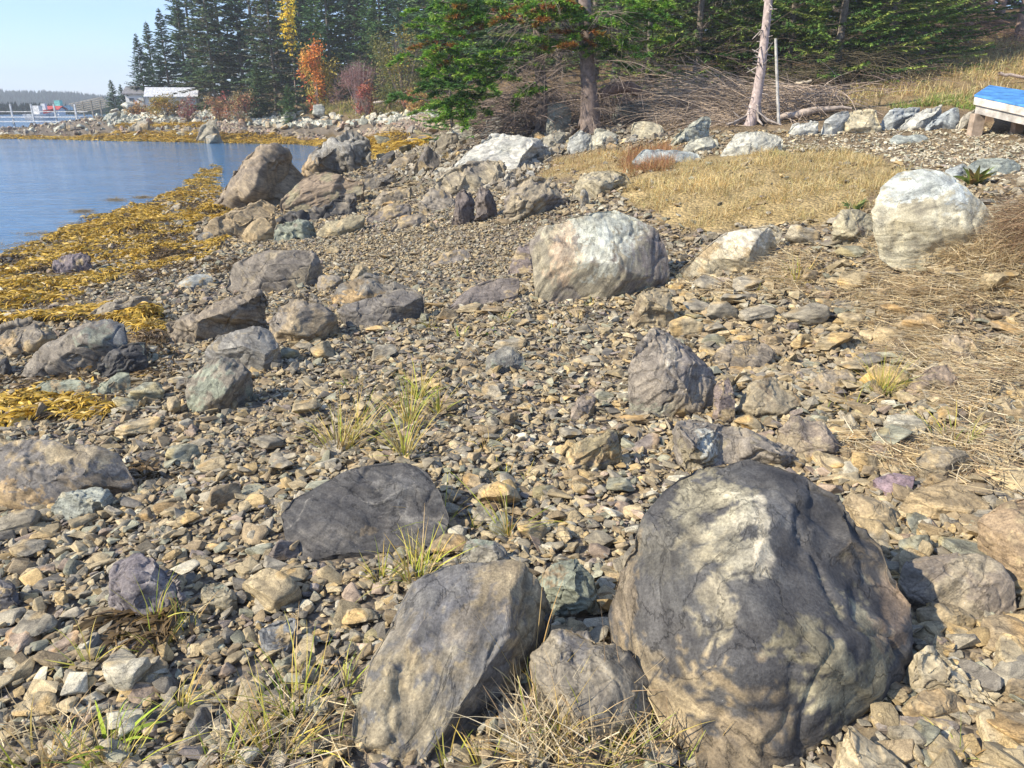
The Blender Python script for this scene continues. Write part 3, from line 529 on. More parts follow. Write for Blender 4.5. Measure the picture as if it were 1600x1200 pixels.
boulder('long cream bar of stone', 'long cream bar of stone pointing away from the largest dark boulder', [(1423,1012),(1450,1003),(1500,1040),(1572,1080),(1562,1102),(1520,1097),(1470,1068),(1424,1042)], 58, T=.05, base=(.45,.4,.29), second=(.34,.3,.22), rnd=1, strat=(-.6,.1), lift=.02)
boulder('ochre flat stone', 'flat ochre stone below the long cream bar of stone', [(1408,1088),(1430,1072),(1480,1069),(1518,1085),(1506,1110),(1460,1124),(1416,1112)], 62, T=.04, base=(.39,.3,.18), rnd=3, disp=.6, lift=.02)
boulder('thin grey slab', 'thin grey slab lying under the flat ochre stone', [(1362,1112),(1400,1113),(1470,1122),(1540,1130),(1540,1148),(1460,1152),(1372,1143)], 66, T=.03, base=(.24,.21,.185), rnd=1, disp=.6)
boulder('pale tan wedge', 'pale tan wedge at the bottom edge of the photo', [(1303,1132),(1330,1132),(1380,1162),(1440,1195),(1455,1260),(1300,1260),(1290,1200)], 62, T=.06, base=(.4,.34,.23), rnd=1, disp=.7, lift=.03)
boulder('boxy brown stone', 'boxy brown stone with a flat top under the green blades on the right', [(1428,718),(1460,698),(1520,708),(1528,735),(1480,752),(1440,746)], 55, T=.05, base=(.27,.235,.175), rnd=1, disp=.6, lift=.03)
boulder('small purple plate', 'small purple plate of slate beside the broad tan slab', [(1362,748),(1400,737),(1436,745),(1427,777),(1396,778)], 66, T=.02, base=(.25,.19,.215), second=(.2,.16,.19), rnd=1, disp=.5, lift=.02)
boulder('striated dark stone', 'dark purple-grey stone with wavy striations in the lower left pebbles', [(165,950),(168,895),(200,865),(242,864),(286,905),(288,945),(245,975),(192,972)], 50, T=.08, base=(.17,.155,.165), second=(.27,.25,.25), mix=.4, rnd=4, strat=(.3,.8), disp=1.2)
boulder('cracked tan stone', 'flat cracked tan stone right of the striated dark stone', [(312,935),(320,910),(350,903),(376,940),(360,960),(320,956)], 55, T=.04, base=(.31,.28,.2), second='green', rnd=1, lift=.01)
boulder('blue-grey cleft stone', 'flat blue-grey cleft stone left of the square-cut block', [(398,988),(425,968),(460,966),(468,1000),(445,1030),(408,1026)], 58, T=.04, base=(.19,.2,.21), rnd=2)
boulder('green-grey chunk', 'green-grey chunk of rock under the broad worn boulder', [(80,792),(95,768),(150,758),(184,764),(180,786),(140,814),(92,812)], 48, T=.08, base=(.27,.29,.26), second=(.42,.4,.3), rnd=1)
boulder('dark rock at the photo edge', 'dark rock end showing at the left photo edge below the small pebbles', [(-30,960),(-30,910),(0,903),(26,915),(32,945),(0,962)], 50, T=.06, base=(.12,.12,.13), rnd=3)
boulder('green-grey flat rock', 'flat green-grey rock in front of the small black wedge', [(42,608),(80,590),(130,592),(148,602),(120,618),(70,622)], 55, T=.05, base='green', rnd=2, lift=.03)
boulder('folded green rock', 'folded grey-green rock beside yellow weed under the small black wedge', [(115,618),(150,600),(180,580),(202,582),(203,600),(160,618),(130,624)], 45, T=.07, base='green', rnd=2, strat=(.5,0))
boulder('split block in the pebbles', 'split purple-grey block in the middle of the small pebbles', [(884,640),(905,612),(930,615),(934,632),(920,655),(893,656)], 45, T=.05, base=(.25,.215,.185), rnd=1)
boulder('grey block beyond the grass', 'grey block lying beyond the tallest green tufts', [(760,555),(790,542),(822,545),(828,565),(797,582),(764,575)], 55, T=.05, base=(.22,.215,.19), second='green', rnd=1, lift=.02)
boulder('tan-grey slab right', 'tan-grey flat slab behind the pyramid-shaped boulder', [(1105,560),(1130,540),(1175,530),(1215,548),(1205,572),(1150,580)], 55, T=.06, base=(.24,.21,.17), rnd=3, lift=.02)
boulder('ridged brown slab', 'ridged brown slab set in straw on the right of the beach', [(1270,590),(1290,575),(1330,578),(1348,600),(1330,612),(1285,610)], 58, T=.04, base=(.27,.235,.185), rnd=1, lift=.02)
boulder('rust-brown hump', 'rust-brown hump of rock half buried in straw', [(1415,605),(1440,575),(1480,565),(1505,590),(1490,615),(1430,618)], 50, T=.07, base=(.25,.2,.155), rnd=4, lift=.01)
boulder('pink-tan block in straw', 'pink-tan block of stone half covered by straw', [(1470,560),(1475,525),(1510,522),(1535,550),(1515,572),(1490,572)], 50, T=.05, base=(.38,.31,.22), rnd=2, lift=.01)
boulder('low purple slab', 'low purple-grey slab lying in the gravel left of the round pale-topped boulder', [(790,425),(800,395),(832,372),(836,400),(832,430)], 50, T=.06, base=(.23,.195,.185), rnd=2, lift=.0)
boulder('low gravel slab', 'low slab half sunk in the fine gravel', [(664,412),(690,395),(720,388),(740,398),(725,410),(690,415)], 50, T=.05, base=(.23,.21,.19), rnd=2)
boulder('brown block behind the double rock', 'brown block of stone just behind the double rock', [(538,438),(545,418),(570,410),(584,420),(580,432),(555,440)], 42, T=.08, base=(.3,.255,.17), rnd=2)
boulder('flaky slab by the flat-topped block', 'flaky slab lying right of the flat-topped block', [(492,450),(500,430),(540,428),(538,440),(520,455)], 50, T=.05, base=(.26,.235,.2), rnd=1)
boulder('pointed dark rock', 'pointed dark rock standing alone below the conifer', [(640,270),(655,240),(665,226),(690,248),(686,264),(660,272)], 22, T=.18, base=(.18,.165,.15), rnd=1, strat=(1,.1))
boulder('brown rock below the conifer', 'rounded brown rock left of the pointed dark rock', [(605,265),(620,247),(655,238),(650,258),(632,266)], 34, T=.18, base=(.25,.215,.165), rnd=3)
boulder('leaning dark slab', 'dark slab leaning behind the brown rock at the water', [(583,262),(600,240),(616,234),(620,245),(600,265)], 30, T=.14, base='dark', rnd=1)
boulder('layered rock in the heap', 'layered grey-brown rock in the middle of the rock heap', [(578,315),(600,300),(645,292),(652,305),(625,318),(590,320)], 42, T=.16, base=(.25,.22,.175), rnd=2, disp=1.3)
boulder('dark-ended rock', 'dark-ended rock at the front of the rock heap', [(570,345),(585,325),(620,315),(645,320),(640,335),(610,348)], 40, T=.12, base=(.21,.19,.175), rnd=1)
boulder('brown rock in the heap', 'low brown rock at the right front of the rock heap', [(607,358),(625,340),(660,332),(668,345),(650,358)], 42, T=.1, base=(.26,.225,.18), rnd=2)
boulder('striped slab in the heap', 'striped slab leaning in front of the long brown slab', [(648,318),(665,295),(700,296),(712,310),(700,330),(665,335)], 38, T=.14, base=(.26,.235,.2), rnd=2, disp=1.3)
# rocks standing along the foot of the wood
for ol, lb, bs, tl in [
 ([(1125,242),(1138,222),(1150,204),(1200,209),(1228,219),(1205,233),(1160,244)], 'large white wedge rock with rippled skin before the dead trunk', (.62,.62,.54), 45),
 ([(1040,226),(1050,205),(1098,181),(1113,190),(1092,218),(1050,229)], 'slanting white-green rock beneath the brush pile', (.52,.54,.46), 40),
 ([(1228,207),(1245,190),(1275,192),(1275,205),(1240,213)], 'rounded white rock right of the dead trunk', (.62,.63,.58), 35),
 ([(1282,208),(1292,185),(1322,177),(1312,200),(1290,211)], 'tilted pale slab with dark end in the garden edging', (.5,.52,.5), 30),
 ([(1315,186),(1340,176),(1365,174),(1372,198),(1325,208)], 'square cream-coloured slab in the garden edging', (.6,.54,.38), 30),
 ([(1374,200),(1392,170),(1432,171),(1415,190),(1395,204)], 'blue-grey slab leaning at the middle of the garden edging', (.45,.49,.5), 30),
 ([(1411,200),(1438,174),(1470,167),(1466,185),(1445,203)], 'pale slab leaning on the blue-grey one in the garden edging', (.57,.58,.54), 30),
 ([(1450,201),(1480,173),(1501,170),(1494,195),(1470,203)], 'bluish pointed slab near the right of the garden edging', (.42,.47,.5), 30),
 ([(1490,202),(1505,182),(1524,174),(1520,190),(1505,204)], 'last grey-tan slab of the garden edging by the table', (.5,.48,.42), 30),
 ([(851,212),(853,168),(880,160),(894,180),(885,208)], 'upright pale rock between the two conifer trunks', (.43,.44,.38), 15),
 ([(748,214),(760,188),(790,174),(828,180),(838,208),(800,214)], 'big shaded dark slab behind the great white slab', (.2,.2,.19), 25),
 ([(694,208),(715,190),(732,192),(745,205),(728,222),(710,224)], 'small white rock left above the great white slab', (.55,.54,.45), 35),
 ([(676,226),(690,210),(712,206),(722,222),(700,236)], 'brown-grey rock under the green conifer boughs', (.3,.27,.21), 35),
 ([(884,238),(888,215),(905,202),(925,210),(925,232),(900,242)], 'angular grey-white rock at the root of the big conifer trunk', (.42,.44,.42), 30),
 ([(920,225),(925,205),(945,198),(964,210),(960,226),(940,231)], 'bright pale rock right of the big conifer trunk', (.56,.55,.45), 30),
 ([(953,188),(965,162),(1000,158),(1035,163),(1040,178),(1000,191),(970,190)], 'long mottled grey rock in tree shade', (.34,.36,.31), 35),
 ([(985,203),(990,190),(1020,190),(1040,200),(1038,215),(1005,210)], 'low cream rock below the long mottled one', (.55,.51,.38), 40),
 ([(836,238),(840,218),(858,205),(884,206),(884,225),(862,236)], 'grey block at the upper right corner of the great white slab', (.4,.39,.33), 35),
 ([(1060,240),(1070,222),(1110,213),(1125,222),(1110,235),(1085,238)], 'flat pale rock below the slanting white-green one', (.5,.5,.42), 50),
 ([(990,248),(1005,235),(1060,232),(1090,238),(1110,250),(1060,256),(1010,255)], 'thin blue-grey plate lying by the reddish grass', (.38,.42,.42), 60),
 ([(1390,218),(1400,210),(1445,210),(1455,217),(1440,224),(1400,224)], 'flat grey-green plate lying on the gravel path', (.42,.46,.43), 60),
 ([(1465,282),(1480,262),(1500,255),(1520,258),(1515,275)], 'low grey plate behind the white-capped boulder', (.42,.46,.46), 60),
 ([(1510,262),(1530,247),(1580,245),(1600,255),(1585,270),(1530,272)], 'flat green-grey plate above the straw bank', (.36,.4,.36), 60),
 ([(720,262),(740,255),(748,262),(735,270)], 'small grey rock left below the great white slab', (.35,.33,.28), 45)]:
    mu, mv = np.mean([p[0] for p in ol]), max(p[1] for p in ol); kx = 1.2 if mu > 1225 and mv < 215 else 1.0; ol = [(mu + (p[0] - mu) * kx, mv + (p[1] - mv) * (kx * .5 + .5)) for p in ol]; bs = [q * .86 for q in bs]
    boulder(lb[:24], lb, ol, tl, base=tuple(bs), second=tuple(np.array(bs) * .75), mix=.35, rnd=1, disp=1.0, name='rock', cat='rock', group='pale rocks at the foot of the wood', seed=3)
LAND = [l for l in LAND if l[0][-1] != ' ' and not any(l[0] == x for x in ())]
# far shore: the two standing rocks at the water
boulder('far pointed rock', 'pointed grey rock standing in yellow weed on the far shore', [(303,222),(312,200),(325,187),(338,189),(345,205),(346,222)], 12, T=.5, base=(.3,.28,.22), second='slate', rnd=1, gnd=at_y(320, 224, 45), group='rocks of the far shore', name='rock', cat='rock')
boulder('far small rock', 'low grey rock touching the foot of the pointed far rock', [(314,224),(325,208),(340,210),(350,222),(330,226)], 12, T=.4, base=(.31,.3,.26), rnd=2, gnd=at_y(332, 225, 44), group='rocks of the far shore', name='rock', cat='rock')
boulder('far layered rock', 'layered leaning rock beside the yellow weed of the far shore', [(190,212),(205,195),(225,187),(236,190),(236,206),(215,212)], 12, T=.5, base=(.3,.28,.23), rnd=1, strat=(.7,0), gnd=at_y(210, 214, 50), group='rocks of the far shore', name='rock', cat='rock')
boulder('far dark hump', 'low dark rock at the waterline of the far shore', [(88,224),(95,220),(106,219),(108,223)], 12, T=.2, base='dark', gnd=at_y(98, 224, 48), group='rocks of the far shore', name='rock', cat='rock')
boulder('weed-bound slate', 'dark purple slate rising out of the yellow rockweed', [(75,425),(88,405),(110,393),(138,394),(142,405),(115,418),(90,428)], 42, T=.12, base=(.19,.165,.18), rnd=2, strat=(1.0,.1), disp=1.3)
boulder('small rock at the waterline', 'low dark rock at the left waterline', [(-30,412),(-10,402),(18,401),(22,406),(5,412)], 45, T=.06, base='dark')
boulder('low long rock in weed', 'long low brown-grey rock lying between weed patches', [(125,490),(160,475),(205,462),(238,461),(220,475),(180,490),(140,498)], 50, T=.08, base=(.26,.235,.19), rnd=2)
boulder('thin slate beside weed', 'thin dark slate blade beside the long tan ramp', [(298,376),(315,362),(352,358),(345,366),(315,377)], 45, T=.05, base=(.2,.2,.195), rnd=1)
boulder('small grey rock in weed', 'small grey rock half covered by weed near the waterside boulder', [(263,328),(270,318),(285,317),(284,330)], 30, T=.1, base=(.3,.29,.26), rnd=3)
boulder('blue-grey flat rock', 'flat blue-grey rock half buried in shingle left of the flat-topped block', [(262,448),(285,432),(330,427),(335,438),(300,450)], 55, T=.06, base=(.3,.32,.31), rnd=2)
boulder('upright splinter', 'small upright splinter of slate behind the round pale-topped boulder', [(905,326),(907,298),(914,294),(920,305),(921,327)], 10, T=.05, base=(.27,.26,.23), rnd=1)
print('boulders', time.time() - T0)

# ------------------------------------------------------------------ loose stones
def hull_mesh(pts):
    bm = bmesh.new(); vs = [bm.verts.new(p) for p in pts]; r = bmesh.ops.convex_hull(bm, input=vs)
    junk = [e for e in r['geom_interior'] if isinstance(e, bmesh.types.BMVert)]
    if junk: bmesh.ops.delete(bm, geom=junk, context='VERTS')
    lone = [v for v in bm.verts if not v.link_faces]; bmesh.ops.delete(bm, geom=lone, context='VERTS')
    bmesh.ops.triangulate(bm, faces=bm.faces[:]); bmesh.ops.recalc_face_normals(bm, faces=bm.faces[:]); bm.verts.index_update()
    V = np.array([v.co[:] for v in bm.verts]); F = np.array([[v.index for v in f.verts] for f in bm.faces]); bm.free(); return V, F
def stone_pts(k, R_):
    a = R_.normal(size=(k, 3)); a /= np.linalg.norm(a, axis=1)[:, None]; a = np.sign(a) * np.abs(a) ** .7; a *= R_.uniform(.82, 1.08, (k, 1)); return a
def bevel_stone(k, R_, off=.1):
    V, F = hull_mesh(stone_pts(k, R_)); bm = bmesh.new(); vs = [bm.verts.new(v) for v in V]
    for f in F: bm.faces.new([vs[i] for i in f])
    bmesh.ops.dissolve_limit(bm, angle_limit=math.radians(16), verts=bm.verts[:], edges=bm.edges[:])
    bmesh.ops.bevel(bm, geom=bm.edges[:], offset=off, segments=1, affect='EDGES', profile=.5, clamp_overlap=True)
    bmesh.ops.triangulate(bm, faces=bm.faces[:]); bm.verts.index_update(); bm.verts.ensure_lookup_table()
    V = np.array([v.co[:] for v in bm.verts]); F = np.array([[v.index for v in f.verts] for f in bm.faces]); bm.free(); return V, F
PR_FAR = [hull_mesh(stone_pts(9, rng)) for _ in range(20)]
PR_NEAR = [bevel_stone(12, rng, rng.uniform(.07, .16)) for _ in range(24)]
print('tris far', np.mean([len(p[1]) for p in PR_FAR]), 'near', np.mean([len(p[1]) for p in PR_NEAR]))
# shared meshes for the larger loose stones, rounded and flaked
def stone_proto(i):
    R_ = np.random.default_rng(100 + i); V, F = hull_mesh(stone_pts(13, R_)); V = V / np.abs(V).max(0); th_ = R_.uniform(.32, .7); V = V * [1, R_.uniform(.6, .9), th_]
    V, F = refine(V, F, .34); k = R_.integers(1, 4)
    for _ in range(k): V = smooth(V, F, 1, .4); V = smooth(V, F, 1, -.2)
    V, F = refine(V, F, .105, maxt=1800); V = smooth(V, F, 1, .3); Nn = normals(V, F); o = R_.uniform(-9, 9, 3)
    for _ in range(6):
        j = R_.integers(len(V)); q_ = Nn[j] + R_.normal(size=3) * .25; q_ /= np.linalg.norm(q_); V = V - q_[None] * np.maximum((V - V[j]) @ q_ + .05, 0)[:, None]
    s = V[:, 2] * 4.5 + fbm(V * 1.4 + o, 2) * .4; st = np.floor(s); h = gn(np.stack([st * 3.7, st * 0, st * 0], 1) + o)
    V = V + Nn * (fbm(V * 1.7 + o, 4) * .06 + h * .06 * (1 - np.abs(Nn[:, 2])))[:, None]
    nz = fbm(V * 1.5 + o, 4, 2.2, .6); col = np.ones((len(V), 3)) * (1 + .35 * nz[:, None]); w_ = sst(.05, .3, gn(V * .9 + o))[:, None]; col = col * (1 - w_) + col * np.array([1.25, 1.08, .8]) * w_
    RAWST.append((V, F))
    return mesh_np('stone', V, F, {'base': np.clip(col * .5, 0, 1), 'suv': V * .22 + o}, True, M_ROCK)
RAWST = []
STONES = [stone_proto(i) for i in range(18)]
PAL = [('grey', (.32, .29, .235), 26), ('tan', (.41, .34, .225), 26), ('brown', (.32, .255, .17), 20), ('green-grey', (.29, .29, .23), 9), ('dark', (.2, .185, .165), 7),
       ('ochre', (.45, .34, .185), 6), ('pale', (.48, .45, .37), 6), ('purple-grey', (.26, .225, .21), 4), ('pinkish', (.38, .30, .24), 2)]
PC = np.array([p[1] for p in PAL]) * [.96, .965, .935]; PW = np.array([p[2] for p in PAL], float)
GRAVEL = [(430,385),(560,375),(700,345),(860,330),(836,372),(800,440),(700,430),(520,415),(470,395)]
SHINGLE = [(200,455),(330,400),(340,440),(260,470),(200,475)]
RIGHT = [(1040,440),(1180,420),(1700,400),(1700,1260),(1300,1260),(1440,1000),(1400,850),(1250,720),(1060,650)]
PATH = [(1190,235),(1260,205),(1400,203),(1530,195),(1640,240),(1640,290),(1480,280),(1420,262),(1330,238)]
def zone(x, y):
    z = th(x, y); u, v, d = project(np.stack([x, y, z], -1)); return z, u, v, d
def in_foot(x, y, grow=0):
    m = np.zeros(x.shape, bool)
    for P in FOOT:
        a = np.array(P); s = (x > a[:, 0].min()) & (x < a[:, 0].max()) & (y > a[:, 1].min()) & (y < a[:, 1].max())
        if s.any(): m[s] |= inpoly(x[s], y[s], P)
    return m
def weed_at(u, v):
    m = np.zeros(u.shape)
    for p, k in WEED + FARWEED: m = np.maximum(m, inpoly(u, v, p) * (k if k > .2 else .3))
    return m
def grass_at(u, v):
    q_ = np.stack([u / 45, v / 16, u * 0], 1); u = u + gn(q_) * 40; v = v + gn(q_ + 31) * 16
    m = np.zeros(u.shape, bool)
    for p, k in GRASSY + [(UPPER, 1)]: m |= inpoly(u, v, p)
    return m
# --- individual loose stones
SIZEW = lambda L: 'large' if L > .2 else 'mid-sized' if L > .12 else 'small'
placed = []; stone_n = 0
CIDX = {p[0]: i for i, p in enumerate(PAL)}
def near_land(x, y):
    best = min(LAND, key=lambda l: (math.hypot(l[1] - x, l[2] - y) - l[3]) )
    dx = x - best[1]; dy = y - best[2]; g = math.hypot(dx, dy) - best[3]
    rel = ('right of' if dx > 0 else 'left of') if abs(dx) > abs(dy) * .8 else ('beyond' if dy > 0 else 'in front of')
    return rel, best[0], g
def put_stone(x, y, L, ci, rz, proto, sink=.3, flat=1.0, tilt=.12, tag=True, group='loose stones on the beach', name='stone'):
    global stone_n
    me = STONES[proto % len(STONES)]; o = bpy.data.objects.new(name, me); COL.objects.link(o); R_ = random
    z = th1(x, y); s = L / 2; fz = s * random.uniform(.75, 1.1) * flat; hz = fz * .5
    o.location = (x, y, z + hz * (1 - sink)); o.scale = (s, s * random.uniform(.8, 1.1), fz); o.rotation_euler = (random.gauss(0, tilt), random.gauss(0, tilt), rz)
    c = PC[ci] * random.uniform(.85, 1.15) * 2; o.color = (c[0], c[1], c[2], 1); placed.append((x, y, L * .45))
    rel, nm, g = near_land(x, y); shp = 'flat' if flat < .7 else random.choice(['angular', 'blunt', 'rough']) if False else ('angular' if proto % 3 else 'rounded')
    o['label'] = f"{SIZEW(L)} {shp} {PAL[ci][0]} stone {rel} the {nm}"; o['category'] = 'stone'; o['group'] = group; stone_n += 1
    return o
# stones one can point out in the photograph: place, width and colour
CAT = [(795,545,60,'grey'),(830,575,50,'brown'),(915,570,48,'grey'),(870,560,40,'tan'),(1140,480,44,'grey'),(1085,500,40,'green-grey'),(1180,500,60,'grey'),(1115,520,34,'grey'),(1255,540,44,'ochre'),(1310,545,66,'olive'),
 (1395,540,66,'grey'),(1330,450,70,'tan'),(1290,480,36,'tan'),(1215,478,26,'pale'),(1260,505,60,'grey'),(1480,490,40,'tan'),(1430,520,66,'brown'),(1070,525,56,'tan'),(1205,540,46,'brown'),(1260,575,40,'green-grey'),
 (1235,610,30,'tan'),(1345,650,50,'green-grey'),(1320,690,56,'ochre'),(1340,715,46,'ochre'),(1410,680,60,'pale'),(1390,700,60,'green-grey'),(1550,700,50,'grey'),(1555,745,40,'pale'),(1350,735,52,'tan'),(1290,730,70,'olive'),
 (1435,870,60,'green-grey'),(1450,830,60,'green-grey'),(1415,850,26,'pinkish'),(1480,965,56,'tan'),(1560,1000,90,'brown'),(1500,1000,46,'tan'),(1570,1040,70,'tan'),(1395,1060,20,'pale'),(1350,1095,30,'green-grey'),(1550,1180,60,'tan'),
 (1470,1185,50,'tan'),(1580,1150,90,'brown'),(1530,1120,34,'grey'),(1440,1160,46,'green-grey'),(1590,1090,50,'brown'),(780,790,70,'tan'),(850,775,50,'green-grey'),(905,770,40,'tan'),(835,840,60,'tan'),(870,825,34,'ochre'),
 (890,860,34,'tan'),(760,810,44,'grey'),(700,860,80,'brown'),(740,760,40,'brown'),(1005,700,54,'purple-grey'),(960,760,70,'green-grey'),(1010,755,36,'tan'),(990,660,66,'brown'),(890,690,40,'grey'),(955,690,46,'brown'),
 (430,940,90,'tan'),(460,910,44,'tan'),(500,1000,30,'ochre'),(560,975,60,'tan'),(590,1000,46,'green-grey'),(555,1000,36,'grey'),(450,1050,40,'green-grey'),(330,1100,60,'tan'),(200,1070,66,'pale'),(230,1090,46,'pinkish'),
 (60,1110,66,'tan'),(30,1010,60,'pinkish'),(100,1015,46,'pinkish'),(20,1050,50,'pale'),(155,930,30,'pale'),(110,860,38,'pale'),(75,895,30,'pinkish'),(40,870,50,'grey'),(30,830,60,'grey'),(60,990,50,'grey'),
 (350,790,60,'brown'),(300,820,40,'tan'),(270,800,60,'brown'),(230,810,34,'brown'),(290,720,50,'green-grey'),(240,715,46,'dark'),(335,735,44,'tan'),(400,770,46,'green-grey'),(230,625,56,'green-grey'),(280,600,30,'pale'),
 (215,675,66,'tan'),(355,700,40,'grey'),(400,840,50,'brown'),(340,860,46,'tan'),(440,740,40,'grey'),(195,640,44,'green-grey'),(420,700,50,'grey'),(480,650,44,'tan'),(600,560,46,'grey'),(590,520,44,'tan'),(545,590,36,'grey'),
 (450,560,40,'green-grey'),(510,560,50,'tan'),(740,590,46,'brown'),(760,680,44,'brown'),(690,690,40,'brown'),(820,640,34,'tan'),(770,620,40,'grey'),(700,640,40,'brown'),(640,700,36,'grey'),(720,710,40,'grey'),(650,400,26,'grey'),(600,405,22,'tan'),
 (680,482,46,'olive'),(735,488,44,'tan'),(770,492,40,'brown'),(700,500,34,'brown'),(820,510,34,'grey'),(850,500,30,'tan'),(905,490,30,'brown'),(945,480,24,'tan'),(740,545,26,'ochre'),(660,540,24,'tan'),
 (1110,450,50,'grey'),(1160,455,60,'grey'),(1075,470,30,'tan'),(1250,380,60,'grey'),(1290,385,50,'grey'),(1330,400,50,'green-grey'),(1500,440,60,'grey'),(1560,460,50,'tan'),(1580,520,50,'brown'),(1540,610,50,'brown'),
 (470,320,26,'grey'),(520,395,24,'tan'),(610,330,30,'brown'),(640,345,34,'brown'),(690,345,24,'grey'),(675,360,20,'tan'),(760,355,26,'tan'),(790,350,24,'brown'),(720,275,24,'grey'),(560,300,26,'grey'),(500,255,20,'dark')]
for i, (u, v, wv, c) in enumerate(CAT):
    P = hit(u, v); d_ = np.linalg.norm(P - CAM); ci = CIDX.get(c, 1); put_stone(P[0], P[1] , wv * d_ / FPX * 1.08, ci, random.uniform(-.6, .6), i * 5 + 2, flat=random.choice([.6, .8, 1]), sink=.1)
# further stones strewn over the beach
tries = 0; want = {'beach': 70, 'right': 80}; got = {'beach': 0, 'right': 0}
while tries < 9000 and (got['beach'] < want['beach'] or got['right'] < want['right']):
    tries += 1; r = math.sqrt(random.uniform(1.5 ** 2, (6 if random.random() < .6 else 13) ** 2)); a = math.radians(random.uniform(-36, 36)); x = r * math.sin(a); y = r * math.cos(a)
    xa, ya = np.array([x]), np.array([y]); z, u, v, d = zone(xa, ya); u, v = u[0], v[0]
    if z[0] < ZW + .06 or not (-60 < u < 1660 and 200 < v < 1260): continue
    right = inpoly(u, v, RIGHT); k = 'right' if right else 'beach'
    if got[k] >= want[k] or inpoly(u, v, GRAVEL) or (grass_at(np.array([u]), np.array([v]))[0] and random.random() < .93): continue
    if weed_at(np.array([u]), np.array([v]))[0] > .5 and random.random() < .9: continue
    L = (random.lognormvariate(math.log(.135 if right else .088), .33) * (1 + .045 * r)); L = min(L, .34)
    if in_foot(xa, ya)[0] or any((x - p[0]) ** 2 + (y - p[1]) ** 2 < ((p[2] + L * .45) * .8) ** 2 for p in placed): continue
    ci = random.choices(range(len(PAL)), PW * (np.array([.8, 1.5, 1.4, .8, .35, 1.6, .6, .7, .6]) if right else 1))[0]
    put_stone(x, y, L, ci, random.uniform(0, 6.28), random.randrange(99), flat=random.choice([.5, .7, .9, 1.1]), sink=random.uniform(.0, .5), tilt=.2 if not right else .1); got[k] += 1
print('stones', stone_n, time.time() - T0)
rest = []
for _ in range(4000):
    if len(rest) >= 150: break
    r = math.sqrt(random.uniform(2.2, 80)); a = math.radians(random.uniform(-36, 36)); x = r * math.sin(a); y = r * math.cos(a); z, u, v, d = zone(np.array([x]), np.array([y])); L = random.lognormvariate(math.log(.085), .25) * (1 + .04 * r)
    if z[0] < ZW + .06 or inpoly(u[0], v[0], GRAVEL) or grass_at(u, v)[0] or weed_at(u, v)[0] > .5 or in_foot(np.array([x]), np.array([y]))[0] or any((x - p[0]) ** 2 + (y - p[1]) ** 2 < ((p[2] + L * .45) * .8) ** 2 for p in placed): continue
    rest.append((x, y, L)); placed.append((x, y, L * .45))

# --- the pebbles between them, far too many to count
def scatter(n, protos, x, y, L, col, tilt, sink, name, label, mat, flat=(.2, .52), smooth_=False, lift=0):
    z = th(x, y); n = len(x); R_ = rng; pid = R_.integers(0, len(protos), n); Vs, Fs, Cs, Ss = [], [], [], []; base = 0
    az = R_.uniform(0, 2 * np.pi, n); tx = R_.normal(0, tilt, n); ty = R_.normal(0, tilt, n)
    ca, sa = np.cos(az), np.sin(az); cx, sx = np.cos(tx), np.sin(tx); cy_, sy = np.cos(ty), np.sin(ty); o = np.zeros(n); l1 = np.ones(n)
    Rz = np.stack([np.stack([ca, -sa, o], -1), np.stack([sa, ca, o], -1), np.stack([o, o, l1], -1)], 1)
    Rx = np.stack([np.stack([l1, o, o], -1), np.stack([o, cx, -sx], -1), np.stack([o, sx, cx], -1)], 1)
    Ry = np.stack([np.stack([cy_, o, sy], -1), np.stack([o, l1, o], -1), np.stack([-sy, o, cy_], -1)], 1)
    RR = Rx @ Ry @ Rz; S = np.stack([L / 2, L / 2 * R_.uniform(.5, .95, n), L / 2 * R_.uniform(flat[0], flat[1], n)], -1)
    T = np.stack([x, y, z + S[:, 2] * sink + lift + R_.uniform(0, .018, n)], -1)
    for k, (V, F) in enumerate(protos):
        s = np.where(pid == k)[0]
        if not len(s): continue
        W_ = np.einsum('nij,nvj->nvi', RR[s], V[None] * S[s][:, None]) + T[s][:, None]; m = len(V)
        Vs.append(W_.reshape(-1, 3)); Fs.append((F[None] + (base + np.arange(len(s)) * m)[:, None, None]).reshape(-1, 3)); base += m * len(s)
        Cs.append(np.repeat(col[s], m, 0)); Ss.append(((V[None] * S[s][:, None]) + R_.uniform(-30, 30, (len(s), 1, 3))).reshape(-1, 3))
    V = np.concatenate(Vs); F = np.concatenate(Fs)
    me = mesh_np(name, V, F, {'base': np.concatenate(Cs), 'suv': np.concatenate(Ss)}, smooth_, mat); print(name, len(F))
    return link(name, me, label=label, kind='stuff', cat=None)
rest = np.array(rest); _ci = rng.choice(len(PAL), len(rest), p=PW / PW.sum())
scatter(0, RAWST, rest[:, 0], rest[:, 1], rest[:, 2], PC[_ci] * rng.uniform(.8, 1.2, (len(rest), 1)), .15, .5, 'lesser_stones', 'smaller angular stones mixed among the pebbles', M_ROCK, (.6, 1.0), True)
